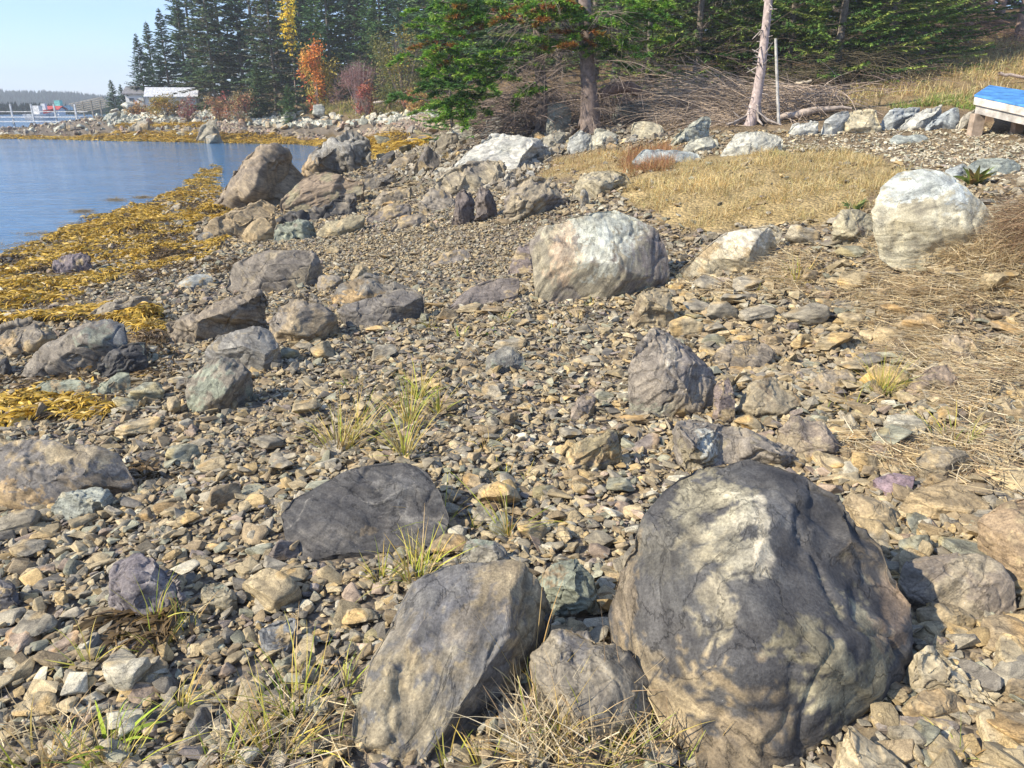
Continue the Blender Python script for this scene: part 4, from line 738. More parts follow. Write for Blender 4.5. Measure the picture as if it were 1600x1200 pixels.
def peb_field(n, r0, r1, med, dark=1.0, fov=38, sz=lambda r: 1):
    r = np.sqrt(rng.uniform(r0 ** 2, r1 ** 2, n)); a = np.radians(rng.uniform(-fov, fov, n)); x, y = r * np.sin(a), r * np.cos(a)
    z, u, v, d = zone(x, y); L = rng.lognormal(np.log(med), .48, n); L = np.clip(L, .014, .13)
    gv = inpoly(u, v, GRAVEL); L = np.where(gv, np.minimum(L * .8, .07), L); rt = inpoly(u, v, RIGHT); L = np.where(rt, L * 1.35, L); pt = inpoly(u, v, PATH); L = np.where(pt, L * .75, L)
    keep = (z > ZW - .02) & ~in_foot(x, y); g = grass_at(u, v); keep &= ~(g & (rng.random(n) < .93)); wd = weed_at(u, v); keep &= rng.random(n) > wd * .6
    up = sst(.7, 1.1, z); keep &= ~((rng.random(n) < up) & ~pt & (u < 1700) & ~((v > 205) & (v < 260) & (u > 620)))
    # how the shades lie: greener and darker to the left, browner to the right
    w_ = np.tile(PW, (n, 1)); w_[rt] *= [.8, 1.4, 1.4, .8, .45, 1.5, .7, 1, 1]; w_[gv] *= [1.2, 1.6, 1.2, .6, .3, .6, 1.5, .5, .5]; w_[pt] *= [2, .5, .2, 2, 0, 0, 4, .3, .4]
    ce = np.cumsum(w_, 1); ci = (rng.random(n)[:, None] * ce[:, -1:] > ce).sum(1); col = PC[ci] * rng.uniform(.75, 1.25, (n, 1)) * np.where(pt, 1.35, 1)[:, None]
    return x[keep], y[keep], L[keep] , col[keep]
x, y, L, col = peb_field(18000, 1.25, 3.7, .041, fov=60)
scatter(0, PR_NEAR, x, y, L, col, .3, .35, 'near_pebbles', 'angular grey and tan pebbles covering the near beach', M_PEB)
x, y, L, col = peb_field(29000, 3.7, 7.5, .046, fov=46)
scatter(0, PR_FAR, x, y, L, col, .3, .35, 'pebbles', 'angular grey and tan pebbles covering the middle of the beach', M_PEB)
x, y, L, col = peb_field(26000, 7.5, 15, .06, fov=35)
scatter(0, PR_FAR, x, y, L, col, .3, .35, 'far_pebbles', 'pebbles and shingle covering the upper beach', M_PEB)
x, y, L, col = peb_field(60000, 6.5, 12.5, .046, fov=30)
z_, u_, v_, d_ = zone(x, y); k_ = inpoly(u_, v_, GRAVEL) | ((rng.random(len(x)) < .3) & (u_ < 1100))
scatter(0, PR_FAR, x[k_], y[k_], L[k_], col[k_], .35, .35, 'gravel', 'fine stony gravel in the hollow before the rock heap', M_PEB)
x, y, L, col = peb_field(16000, 14.5, 27, .12, fov=24)
k_ = rng.random(len(x)) < .8
scatter(0, PR_FAR, x[k_], y[k_], np.clip(L[k_] * 1.5, .08, .3), col[k_] * .9, .3, .3, 'shore_shingle', 'broken shingle between the rocks at the cove', M_PEB)
x, y, L, col = peb_field(18000, 1.2, 7, .018, fov=46)
scatter(0, PR_FAR, x, y, L, col, .5, .3, 'fine_gravel', 'fine gravel lying between the pebbles', M_PEB)
print('pebbles', time.time() - T0)

# ------------------------------------------------------------------ ribbons: grass, weed, straw, twigs
def ribbons(base, az, el, L, wd, curl, seg=3, c0=None, c1=None, twist=None, yaw=0):
    n = len(base); az = np.broadcast_to(az, n).astype(float); el = np.broadcast_to(el, n).astype(float); L = np.broadcast_to(L, n); wd = np.broadcast_to(wd, n); curl = np.broadcast_to(curl, n)
    yaw = np.broadcast_to(yaw, n)
    P = np.array(base, float); pts = []; Vs = []; tw = rng.uniform(-1, 1, n) if twist is None else np.broadcast_to(twist, n)
    for k in range(seg + 1):
        t = k / seg; e = el - curl * t; a = az + yaw * t; w_ = wd * (1 - t) ** .7 if k < seg else wd * .06
        sx = -np.sin(a) ; sy = np.cos(a); side = np.stack([sx * np.cos(tw), sy * np.cos(tw), np.sin(tw)], -1)
        Vs.append(P - side * w_[:, None] / 2); Vs.append(P + side * w_[:, None] / 2)
        P = P + np.stack([np.cos(e) * np.cos(a), np.cos(e) * np.sin(a), np.sin(e)], -1) * (L / seg)[:, None]
    V = np.stack(Vs, 1); m = 2 * (seg + 1); F = []
    for k in range(seg): F.append([2 * k, 2 * k + 1, 2 * k + 3, 2 * k + 2])
    F = (np.array(F)[None] + (np.arange(n) * m)[:, None, None]).reshape(-1, 4); Cc = np.zeros((n, m, 3))
    for k in range(seg + 1):
        t = k / seg; Cc[:, 2 * k] = Cc[:, 2 * k + 1] = c0 * (1 - t) + (c1 if c1 is not None else c0) * t
    return V.reshape(-1, 3), F, Cc.reshape(-1, 3)
def join(parts):
    b = 0; V, F, Cc = [], [], []
    for v, f, c in parts: V.append(v); F.append(f + b); Cc.append(c); b += len(v)
    return np.concatenate(V), np.concatenate(F), np.concatenate(Cc)
def rmesh(name, parts, mat, org=None):
    V, F, Cc = join(parts) if isinstance(parts, list) else parts
    if org is not None: V = V - np.array(org)
    return mesh_np(name, V, F, {'base': np.clip(Cc, 0, 1)}, True, mat)
def tubes(paths, col, sides=3):
    """paths: (n,k,4) points with radius -> quads"""
    paths = np.asarray(paths, float); n, k, _ = paths.shape; P = paths[..., :3]; r = paths[..., 3]
    D = np.gradient(P, axis=1); D /= np.maximum(np.linalg.norm(D, axis=2), 1e-9)[..., None]; up = np.where(np.abs(D[..., 2:3]) > .8, np.array([1., 0, 0]), np.array([0., 0, 1.]))
    A = np.cross(D, up); A /= np.maximum(np.linalg.norm(A, axis=2), 1e-9)[..., None]; B = np.cross(D, A); ang = np.arange(sides) * 2 * np.pi / sides
    V = P[:, :, None] + r[:, :, None, None] * (A[:, :, None] * np.cos(ang)[None, None, :, None] + B[:, :, None] * np.sin(ang)[None, None, :, None])
    F = []
    for i in range(k - 1):
        for j in range(sides): F.append([i * sides + j, i * sides + (j + 1) % sides, (i + 1) * sides + (j + 1) % sides, (i + 1) * sides + j])
    F = (np.array(F)[None] + (np.arange(n) * k * sides)[:, None, None]).reshape(-1, 4)
    Cc = np.repeat(np.broadcast_to(np.asarray(col, float), (n, 3)) if np.ndim(col) < 3 else col, k * sides, 0).reshape(-1, 3)
    return V.reshape(-1, 3), F, Cc
def spread(poly, n, step=None):
    """n points spread evenly over the ground inside an outline"""
    c = np.array([hit(u, v)[:2] for u, v in poly]); lo, hi = c.min(0), c.max(0); out = np.zeros((0, 2))
    k = 0
    while len(out) < n and k < 40:
        k += 1; q = rng.uniform(lo, hi, (n, 2)); q = q[inpoly(q[:, 0], q[:, 1], [tuple(p) for p in c])]; out = np.r_[out, q]
    return out[:n]
# rockweed
def weed(poly, share, i, dens=2300, length=(.05, .15), maxn=34000, far=False):
    c = np.array([hit(u, v)[:2] for u, v in poly]); area = .5 * abs(np.dot(c[:, 0], np.roll(c[:, 1], 1)) - np.dot(c[:, 1], np.roll(c[:, 0], 1)))
    n = int(min(maxn, max(400, area * dens))); q = spread(poly, n); n = len(q); z = th(q[:, 0], q[:, 1]); P3 = np.c_[q, z]
    hum = np.clip(fbm(np.c_[q * 1.1, z * 0], 3), 0, 1) * .16 + np.clip(gn(np.c_[q * 3.3, z * 0 + 5]), 0, 1) * .05
    edge = np.minimum(1, .4 + rng.random(n)); patch = fbm(np.c_[q * 1.0, z * 0 + 40], 3, 2, .6); keep = rng.random(n) < sst(-.5, -.2, patch) * .9 + .1
    yel = (patch * 1.25 + rng.normal(0, .13, n) + (share - .5) * 1.1) > 0
    yc = np.array([.66, .42, .045]); oc = np.array([.42, .28, .05]); br = np.array([.11, .072, .032]); b2 = np.array([.2, .13, .05])
    t = rng.random((n, 1)); col = np.where(yel[:, None], yc * t + oc * (1 - t), br * t + b2 * (1 - t)) * rng.uniform(.65, 1.25, (n, 1))
    fl = np.arctan2(gn(np.c_[q * .8, z * 0 + 7]) - .7, gn(np.c_[q * .8, z * 0 + 3]) - .6) + rng.normal(0, 1.1, n)
    P3[:, 2] = np.maximum(P3[:, 2], ZW - .03) + hum * edge + .012
    s = 2.2 if far else 1
    R = ribbons(P3[keep], fl[keep], rng.uniform(-.05, .5, keep.sum()), rng.uniform(*length, keep.sum()) * s, rng.uniform(.01, .028, keep.sum()) * s * (1.3 if share > .5 else .8), rng.uniform(.8, 1.9, keep.sum()), 3, col[keep] * .8, col[keep] * 1.15)
    o = link('rockweed', rmesh('rockweed', R, M_WEED), kind='stuff', label='%s rockweed draped over the %s' % ('golden yellow' if share > .5 else 'dark brown', 'far shore' if far else 'stones by the water'))
for i, (p, k) in enumerate(WEED): weed(p, k, i)
for i, (p, k) in enumerate(FARWEED): weed(p, k, i, 130, (.15, .35), 7000, True)
# loose weed floating at the waterline
for k, (u, v, ru, rv) in enumerate([(30,385,60,8),(70,365,40,4),(130,350,40,4),(180,312,16,3),(130,330,18,3),(225,308,14,2)]):
    n = 260; uu = rng.normal(u, ru * .5, n); vv = rng.normal(v, rv * .6, n); P = np.array([at_z(a, b, ZW + .006) for a, b in zip(uu, vv)]); cc = np.array([.42, .28, .06]) * rng.uniform(.4, 1.1, (n, 1))
    link('floating_weed', rmesh('floating_weed', ribbons(P, rng.uniform(0, 6.28, n), 0, rng.uniform(.08, .2, n), .012, 0, 2, cc, cc, 0, rng.normal(0, 1, n)), M_WEED), kind='stuff', label='yellow-brown weed floating on the shallow water')
# dry grass
def lawn(poly, dens, h, cols, name, label, lean=.5, w_=.006, maxn=60000, flat=0):
    c = np.array([hit(u, v)[:2] for u, v in poly]); area = .5 * abs(np.dot(c[:, 0], np.roll(c[:, 1], 1)) - np.dot(c[:, 1], np.roll(c[:, 0], 1))); n = int(min(maxn, area * dens))
    q = spread(poly, n); n = len(q); pat = fbm(np.c_[q * 2.2, q[:, :1] * 0], 3); pb = fbm(np.c_[q * .9, q[:, :1] * 0 + 8], 3); kp = (rng.random(n) < sst(-.42, .12, pat)) & (rng.random(n) < sst(-.42, .02, pb)) & ~in_foot(q[:, 0], q[:, 1]); q = q[kp]; pat = pat[kp]; pb = pb[kp]; n = len(q)
    z = th(q[:, 0], q[:, 1]); ci = rng.integers(0, len(cols), n); col = np.array(cols)[ci] * rng.uniform(.7, 1.25, (n, 1)) * (1 + .45 * pb[:, None]) * np.where(pat[:, None] < -.1, [.8, .85, .8], 1)
    R = ribbons(np.c_[q, z - .005], rng.uniform(0, 6.28, n) , rng.uniform(.15, 1.5, n) * (1 - flat), rng.uniform(*h, n) * (1 + .5 * pat), w_, rng.uniform(.2, 1.4, n), 2, col * .85, col * 1.1)
    link(name, rmesh(name, R, M_LEAF), kind='stuff', label=label); print(name, n)
DRY = [(.6, .47, .24), (.64, .53, .3), (.52, .37, .15), (.44, .3, .12), (.52, .46, .2)]
lawn(GRASSY[0][0], 2600, (.05, .15), DRY, 'dry_grass', 'short dry yellow grass in the middle of the upper beach')
lawn(GRASSY[1][0], 2000, (.06, .17), DRY + [(.4, .22, .1)], 'dry_grass', 'dry yellow grass between the pale rocks and the great white slab')
lawn(GRASSY[2][0], 700, (.08, .22), DRY, 'dry_grass', 'thin dry grass under the green conifer boughs')
lawn([(965,262),(990,238),(1040,232),(1060,252),(1040,275),(990,280)], 3600, (.1, .26), [(.42, .2, .1), (.36, .17, .09), (.45, .28, .12)], 'reddish_grass', 'clump of reddish-brown grass by the thin blue-grey plate', w_=.007)
lawn(UPPER, 420, (.1, .3), DRY + [(.38, .24, .12), (.3, .3, .09)], 'slope_grass', 'dry tan grass on the slope above the garden edging', w_=.014, maxn=40000)
lawn([(1380,172),(1400,158),(1520,150),(1525,175),(1500,170),(1440,168)], 900, (.08, .2), [(.2, .3, .06), (.28, .34, .09)], 'green_grass', 'green grass behind the pale garden edging', w_=.014)
lawn([(1200,246),(1230,236),(1250,232),(1235,246)], 2500, (.06, .16), [(.26, .3, .09), (.4, .35, .14)], 'green_grass', 'green grass at the foot of the large white wedge rock')
# straw litter thrown up at the tide line
def straw(poly, n, h=.03, L=(.08, .27), cols=((.68,.55,.32),(.56,.43,.24),(.4,.28,.16),(.72,.62,.42)), lab='', az=None, name='straw_litter', w_=.0045, el=.12):
    q = spread(poly, n); n = len(q); pat = fbm(np.c_[q * 1.6, q[:, :1] * 0 + 3], 3); kp = rng.random(n) < sst(-.45, .25, pat); q = q[kp]; n = len(q); z = th(q[:, 0], q[:, 1])
    col = np.array(cols)[rng.integers(0, len(cols), n)] * rng.uniform(.6, 1.2, (n, 1))
    a = rng.uniform(0, 6.28, n) if az is None else rng.normal(az, 1.0, n)
    R = ribbons(np.c_[q, z + .02 + rng.uniform(0, h, n)], a, rng.normal(0, el, n), rng.uniform(*L, n), w_, rng.normal(0, .35, n), 3, col, col * 1.05, None, rng.normal(0, .5, n))
    link(name, rmesh(name, R, M_LEAF), kind='stuff', label=lab); print(name, n)
straw(STRAW[0][0], 9000, .05, lab='pale straw and dead stalks strewn over the stones on the right', az=2.8)
straw([(1400,455),(1600,440),(1700,450),(1700,650),(1560,640),(1450,560)], 6000, .09, lab='thick mat of straw lying near the right photo edge', az=2.7)
straw([(1330,395),(1380,375),(1600,395),(1600,440),(1330,430)], 4500, .1, lab='tangled straw in front of the white-capped boulder', el=.5)
straw([(1050,430),(1230,425),(1260,470),(1090,470)], 900, .03, lab='thin dry stalks below the leaning cream slab')
straw([(1280,690),(1600,690),(1640,760),(1560,790),(1380,740)], 1500, .05, lab='dead stalks lying over the slabs on the right')
straw([(0,1130),(560,1100),(560,1230),(0,1230)], 350, .05, (.1, .25), lab='dry stalks among the tufts at the bottom of the photo', w_=.003)
straw([(800,1120),(1040,1130),(1060,1230),(780,1230)], 350, .09, (.12, .3), lab='straw-coloured stalks before the tan rock', w_=.0035, az=1.9, el=.4)
# straw bank hanging over the white-capped boulder
P0 = hit(1725, 385); n = 8000; a = rng.uniform(0, 6.28, n); rr = np.sqrt(rng.random(n)); off = np.c_[rr * np.cos(a) * .62, rr * np.sin(a) * .7, np.sqrt(np.maximum(0, 1 - rr ** 2)) * .42 * rng.uniform(.1, 1, n)]
col = np.array([(.3, .19, .11), (.38, .27, .16), (.2, .13, .08), (.5, .4, .25)])[rng.integers(0, 4, n)] * rng.uniform(.6, 1.2, (n, 1))
link('straw_bank', rmesh('straw_bank', ribbons(P0 + [.05, .1, 0] + off, rng.normal(2.9, .8, n), rng.normal(-.1, .4, n), rng.uniform(.1, .35, n), .005, rng.uniform(0, 1, n), 3, col, col), M_LEAF), kind='stuff', label='bank of tangled brown straw beside the white-capped boulder')
# grass tufts, each a plant of its own
GY = np.array([(.5, .56, .08), (.6, .56, .12), (.38, .5, .07), (.65, .52, .14)]); TN = np.array([(.56, .43, .2), (.62, .52, .3), (.46, .33, .14), (.5, .42, .13)])
def tuft(u, v, hpx, n, green, wpx, label, lean=0, name='grass_tuft', cat='grass tuft', group='grass tufts on the beach', bw=1):
    P = hit(u, v); d = np.linalg.norm(P - CAM); H = hpx * d / FPX * 1.15; R = wpx * d / FPX * .5; n = int(n * 1.15); P[2] = th1(P[0], P[1]) - .01
    a = rng.uniform(0, 6.28, n); b = np.c_[np.cos(a), np.sin(a), a * 0] * (R * .45 * np.sqrt(rng.random(n)))[:, None]; L = H * rng.uniform(.45, 1.15, n)
    g = rng.random(n) < green; col = np.where(g[:, None], GY[rng.integers(0, 4, n)], TN[rng.integers(0, 4, n)]) * rng.uniform(.75, 1.2, (n, 1)); tip = np.where(rng.random((n, 1)) < .5, col * [1.15, .95, .8], col)
    el = rng.uniform(.75, 1.5, n) if R < H * .6 else rng.uniform(.35, 1.45, n)
    az = a + rng.normal(0, .5, n); el = np.where(rng.random(n) < .15, el * .4, el)
    me = rmesh('grass_tuft', ribbons(b, az + lean * 0, el, L, rng.uniform(.004, .0068, n) * bw * max(1, d / 3.2) ** .6, rng.uniform(.1, 1.2, n), 5, col * .8, tip, None, rng.normal(0, .3, n)), M_LEAF)
    return link(name, me, None, P, label, cat, group)
TU = [(632,716,95,60,.5,34,'lowest yellow-green tuft of the column of tufts in the pebbles'),(640,668,85,55,.6,26,'middle tuft of the column of tufts in the pebbles'),(655,622,58,50,.8,34,'topmost green tuft of the column of tufts in the pebbles'),(685,645,64,30,.7,24,'slim yellow-green tuft right of the column of tufts'),
 (530,705,100,90,.35,74,'wide golden tuft left of the column of tufts'),(560,690,80,30,.4,40,'straw-coloured tuft on the right flank of the wide golden tuft'),(545,605,26,26,.7,50,'low green tuft above the wide golden tuft'),(595,912,60,30,.75,60,'left half of the grass between the dark dome and the square-cut block'),(650,905,85,60,.6,80,'dense grass tuft growing behind the top of the square-cut block'),(672,880,55,30,.6,50,'short tuft touching the foot of the low dark dome'),
 (692,818,90,12,.7,40,'sparse curved blades at the right end of the low dark dome'),(740,818,46,12,.5,70,'arching sparse blades between the dark dome and tan stones'),(795,838,120,26,.6,34,'tall thin tuft standing beyond the square-cut block'),(820,748,30,10,.6,20,'tiny tuft right above the tall thin tuft'),(790,742,36,12,.7,30,'small green tuft above the tall thin tuft'),
 (248,1015,60,24,.6,60,'tuft at the foot of the striated dark stone'),(244,975,70,14,.9,26,'upright green blades in front of the striated dark stone'),(295,985,62,18,.6,40,'green tuft right of the striated dark stone'),(140,1040,60,12,.8,40,'few green blades left below the striated dark stone'),(278,1112,60,22,.8,60,'small green tuft in the lower left pebbles'),
 (462,1112,110,44,.75,110,'big green tuft left of the square-cut block'),(430,1185,120,44,.6,150,'broad spreading tuft at the bottom edge left of the square-cut block'),(345,1205,80,22,.35,100,'tan tuft at the bottom edge in the left half'),(540,1075,90,14,.8,24,'slim green blades touching the left side of the square-cut block'),(175,1205,100,40,.6,110,'leafy green and tan tuft at the bottom left'),
 (60,1200,80,34,.2,100,'dry tan tuft in the bottom left corner'),(115,1195,60,30,.3,80,'dry tuft beside the bottom left corner'),(835,1085,170,18,.15,70,'tall dry blades leaning in front of the shaded side of the square-cut block'),(850,1185,120,36,.25,130,'thick straw-coloured tuft before the tan rock'),(925,1200,110,34,.35,150,'wide straw tuft right of the thick straw-coloured one'),
 (995,1185,100,28,.9,50,'bright green tuft at the foot of the largest dark boulder'),(875,1150,110,26,.6,60,'yellow-green tuft leaning on the tan rock'),(1060,1200,60,16,.6,60,'small tuft under the lower end of the largest dark boulder'),(1110,1205,70,14,.5,70,'thin blades at the bottom edge under the largest dark boulder'),(760,1205,60,22,.5,70,'small tuft at the bottom between block and straw tuft'),
 (705,1205,60,14,.6,60,'thin blades before the lower end of the square-cut block'),(785,503,26,20,.6,34,'tiny tuft beyond the grey wedge stones'),(718,528,24,22,.6,34,'tiny round tuft in the pebbles below the flat dark plate'),(672,512,24,18,.7,30,'tiny green tuft left below the flat dark plate'),(925,478,16,14,.9,30,'tiny bright tuft at the foot of the round pale-topped boulder'),
 (860,520,26,20,.3,40,'tiny dry tuft in front of the round pale-topped boulder'),(900,505,28,22,.1,40,'tiny straw tuft in front of the round pale-topped boulder'),(760,700,36,20,.5,40,'low tuft at the centre of the beach'),(1490,695,60,40,.85,110,'sprawling green tuft above the boxy brown stone'),(1290,640,26,14,.6,60,'low green blades right of the grooved tan stone'),
 (1330,640,40,22,.3,60,'dry tuft below the ridged brown slab'),(1245,440,50,40,.4,50,'leafy yellow tuft right of the leaning cream slab'),(1110,475,26,16,.5,50,'small tuft in front of the leaning cream slab'),(1500,1190,70,10,.9,30,'few green blades at the bottom right'),(1180,455,30,16,.4,60,'dry wisps below the leaning cream slab'),(1400,790,30,10,.5,50,'wisps between the slabs on the right')]
for t in TU: tuft(*t)
tuft(1378, 615, 60, 150, .75, 60, 'feathery grey-green bushy plant beside the ridged brown slab', name='bushy_plant', cat='plant', group=None, bw=.5)
# broad-leaved plants
def leafy(u, v, hpx, n, label, cols, w_):
    P = hit(u, v); d = np.linalg.norm(P - CAM); H = hpx * d / FPX; P[2] = th1(P[0], P[1]); a = rng.uniform(0, 6.28, n); g = np.array(cols)[rng.integers(0, len(cols), n)] * rng.uniform(.8, 1.2, (n, 1))
    r = ribbons(np.c_[np.cos(a) * .03, np.sin(a) * .03, a * 0], a, rng.uniform(.6, 1.3, n), H * rng.uniform(.7, 1.2, n), w_, rng.uniform(.4, 1.3, n), 4, g, g * .95)
    o = thing('leafy_plant', P, label, 'plant'); link('leaves', rmesh('leaves', r, M_LEAF), o)['kind'] = 'stuff'
leafy(1522, 288, 28, 30, 'broad-leaved green plant behind the white-capped boulder', [(.16, .22, .05), (.28, .26, .07), (.3, .2, .08)], .07)
leafy(1335, 328, 18, 22, 'broad-leaved green plant by the small olive-grey boulder', [(.12, .2, .06), (.3, .3, .1)], .05)
leafy(168, 1165, 60, 12, 'small plant with upright green leaves in the lower left', [(.35, .45, .05), (.3, .4, .06)], .02)
leafy(762, 522, 10, 8, 'tiny round-leaved green plant below the flat dark plate', [(.25, .36, .08)], .03)
print('grass', time.time() - T0)

# ------------------------------------------------------------------ trees
def upx(u, Y): return (u - 800) / FPX * Y / 1.065
def spruce_parts(H, R, z0, seed, lev=.28, nb=8, ns=26, el_=(.2, .42), ew=.07, cols=((.05,.085,.035),(.035,.065,.03),(.07,.1,.035)), droop=.35, dead=.0, power=.85, bark=(.2,.17,.14), tr=.012, jag=.25):
    g = np.random.default_rng(seed); zs = np.arange(z0, H * .985, lev); zb = np.repeat(zs, nb) + g.uniform(-lev, lev, len(zs) * nb) * .5; n = len(zb)
    f = np.clip(1 - (zb - z0 * .6) / (H - z0 * .6), .01, 1); Lb = R * f ** power * g.uniform(1 - jag * 1.6, 1 + jag, n); az = g.uniform(0, 6.28, n); e0 = .55 - droop * 1.9 * f + g.normal(0, .12, n)
    k = 5; pts = np.zeros((n, k, 4)); P = np.c_[np.zeros(n), np.zeros(n), zb]
    for i in range(k):
        t = i / (k - 1); pts[:, i, :3] = P; pts[:, i, 3] = (tr * .55 * f + .004) * (1 - t * .8); e = e0 - droop * .6 * math.sin(t * 3) + t * .45; P = P + np.stack([np.cos(e) * np.cos(az), np.cos(e) * np.sin(az), np.sin(e)], -1) * (Lb / (k - 1))[:, None]
    trunk = np.zeros((1, 9, 4)); trunk[0, :, 2] = np.linspace(-.2, H, 9); trunk[0, :, 3] = np.linspace(tr * H, .01, 9); trunk[0, :, 0] = g.normal(0, .02, 9); trunk[0, 0, 3] *= 1.5
    wood = [tubes(trunk, bark, 8), tubes(pts, np.array(bark) * .8, 3)]
    nsb = np.maximum(3, (ns * (Lb / R) ** .8).astype(int)); bi = np.repeat(np.arange(n), nsb); m = len(bi); t = g.uniform(.12, 1.02, m) ** .8; x_ = np.clip(t, 0, .999) * (k - 1); i0 = x_.astype(int); fr = (x_ - i0)[:, None]
    B = pts[bi, i0, :3] * (1 - fr) + pts[bi, np.minimum(i0 + 1, k - 1), :3] * fr; side = g.choice([-1, 1], m); a2 = az[bi] + side * g.uniform(.3, 1.15, m); tip = (t > .93); a2 = np.where(tip, az[bi] + g.normal(0, .3, m), a2)
    ln = g.uniform(*el_, m) * (1.15 - .6 * t) * (.5 + .5 * f[bi] ** .5); e2 = g.normal(-.12, .28, m)
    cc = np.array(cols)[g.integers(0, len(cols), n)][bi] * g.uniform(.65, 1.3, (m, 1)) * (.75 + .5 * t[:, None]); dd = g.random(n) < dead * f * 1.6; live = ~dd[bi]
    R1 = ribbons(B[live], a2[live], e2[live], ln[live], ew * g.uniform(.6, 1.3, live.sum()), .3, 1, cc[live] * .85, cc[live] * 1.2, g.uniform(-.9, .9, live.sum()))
    if dd.any():
        q = dd[bi]; wood.append(ribbons(B[q], a2[q], e2[q], ln[q] * 1.2, ew * .22, .2, 1, np.tile(np.array([.2, .16, .13]), (q.sum(), 1)), np.tile(np.array([.24, .19, .15]), (q.sum(), 1)), 0))
    return join(wood), R1
def tree_proto(*a, **k):
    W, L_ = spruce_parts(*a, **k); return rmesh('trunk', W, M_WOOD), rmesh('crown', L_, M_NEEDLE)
def plant_tree(name, x, y, pr, s, label, cat, group, tint=(1, 1, 1), rz=None, sy=1, lean=(0, 0)):
    z = th1(x, y); o = thing(name, (x, y, z - .05), label, cat, group, random.uniform(0, 6.28) if rz is None else rz); o.scale = (s * sy, s * sy, s); o.rotation_euler[0] = lean[0]; o.rotation_euler[1] = lean[1]
    t = link('trunk', pr[0], o); c = link('crown', pr[1], o); c.color = (*tint, 1); return o
def br(c, k=2.1): return tuple(tuple(x * k for x in y) for y in c)
FK = dict(el_=(.3, .6), ew=.15, lev=.26)
FAR = [tree_proto(12, 2.5, .5, 11, ns=40, **FK, cols=br(((.03,.06,.035),(.045,.075,.04),(.03,.05,.035)))), tree_proto(12, 2.2, .4, 12, nb=9, ns=36, **FK, cols=br(((.035,.07,.04),(.05,.08,.035),(.06,.085,.035)))),
       tree_proto(12, 3.0, .6, 13, droop=.45, dead=.2, ns=46, **FK, cols=br(((.05,.08,.035),(.075,.1,.045),(.07,.07,.045)))), tree_proto(12, 2.7, .5, 14, jag=.4, ns=42, **FK, cols=br(((.04,.08,.03),(.06,.1,.035))))]
def top_h(u, Y, vtop):
    P = at_y(np.float64(u), np.float64(vtop), Y); x = upx(u, Y); return P[2] - th1(x, Y)
SPR = [(228,62,50,0,'small slender spruce at the left end of the far wood'),(246,66,30,1,'narrow dark spruce second from the left end of the far wood'),(268,64,10,0,'blue-green spruce third from the left in the far wood'),(296,67,-14,1,'tall thin spruce just left of the broad shaggy one'),
       (338,57,-50,2,'broad shaggy spruce with bare grey twigs inside'),(384,58,-70,0,'dark spruce between the two broad shaggy ones'),(432,52,-60,2,'broad spruce with brown dying skirt left of the orange tree'),(478,60,-80,0,'dark spruce behind the orange-leaved tree'),
       (520,58,-90,3,'green spruce right behind the orange-leaved tree'),(562,60,-80,0,'dark spruce behind the pinkish bare bush'),(600,55,-90,3,'spruce behind the yellow-green bush'),(645,52,-90,0,'dark spruce right of the yellow-green bush'),
       (452,48,128,3,'little round spruce at the foot of the broad brown-skirted one'),(405,50,95,1,'young spruce in front of the far wood'),(178,78,122,1,'lone pale small spruce near the wharf ramp'),(192,77,130,0,'dark bushy little spruce beside the white shed'),(203,76,138,0,'lowest dark spruce touching the white shed')]
for u, Y, vt, k, lb in SPR:
    h = top_h(u, Y, vt); plant_tree('spruce_tree', upx(u, Y), Y, FAR[k], h / 12, lb, 'tree', 'spruces of the far wood', sy=1.25 if vt < 60 else 1.5)
r2 = random.Random(5)
for i, (u, Y) in enumerate([(310,74),(355,72),(405,70),(455,72),(505,70),(550,72),(590,68),(630,66),(670,60),(690,48),(715,55),(735,44),(770,50),(800,40),(835,46),(880,40),(930,44)]):
    plant_tree('spruce_tree', upx(u, Y), Y, FAR[i % 4], r2.uniform(.95, 1.2), 'dark spruce in the second rank of the far wood', 'tree', 'second rank of spruces', sy=1.2)
# the near wood on the right: darker, with dead lower twigs
NEAR = [tree_proto(9, 2.3, .9, 21, lev=.2, nb=9, ns=110, el_=(.12, .26), ew=.05, dead=.4, cols=((.08,.14,.045),(.12,.18,.05),(.15,.19,.055)), droop=.3, tr=.013), tree_proto(9, 2.6, .3, 22, lev=.2, nb=10, ns=150, el_=(.1, .24), ew=.05, dead=.1, cols=((.11,.21,.05),(.17,.27,.06),(.08,.16,.045),(.24,.3,.07)), droop=.35),
        tree_proto(9, 2.0, 2.6, 23, lev=.24, nb=8, ns=90, el_=(.15, .3), ew=.06, dead=.4, cols=((.08,.13,.045),(.11,.15,.05)), tr=.015, bark=(.28,.2,.16))]
WOODL = [(1225,20.5,1,.85,'leafy green fir just right of the dead grey trunk'),(1300,19.5,1,.9,'broad low-branched green fir behind the garden edging'),(1375,20.5,1,.8,'dark green fir at the left edge of the open slope'),(1425,23,1,.85,'fir with golden-green tips where the slope begins'),
         (1010,21,1,.75,'dark green conifer behind the brush pile'),(1085,20.5,0,.85,'bare-twigged conifer left of the dead grey trunk'),(1150,21.5,1,.8,'dark green fir directly behind the dead grey trunk'),(960,24,0,1,'conifer standing behind the big scarred trunk'),
         (1490,29,2,1,'straight bare trunk left in the shade of the upper right wood'),(1535,31,2,1.05,'thin bare trunk in the shade of the upper right wood'),(1572,25,2,1,'reddish-grey trunk by the upper right edge of the slope'),(1612,24,2,1,'trunk standing at the right photo edge above the slope'),(1455,27,2,1,'dark trunk where the wood meets the slope')]
for u, Y, k, s, lb in WOODL: plant_tree('fir_tree', upx(u, Y), Y, NEAR[k], s, lb, 'tree', 'trees of the near wood')
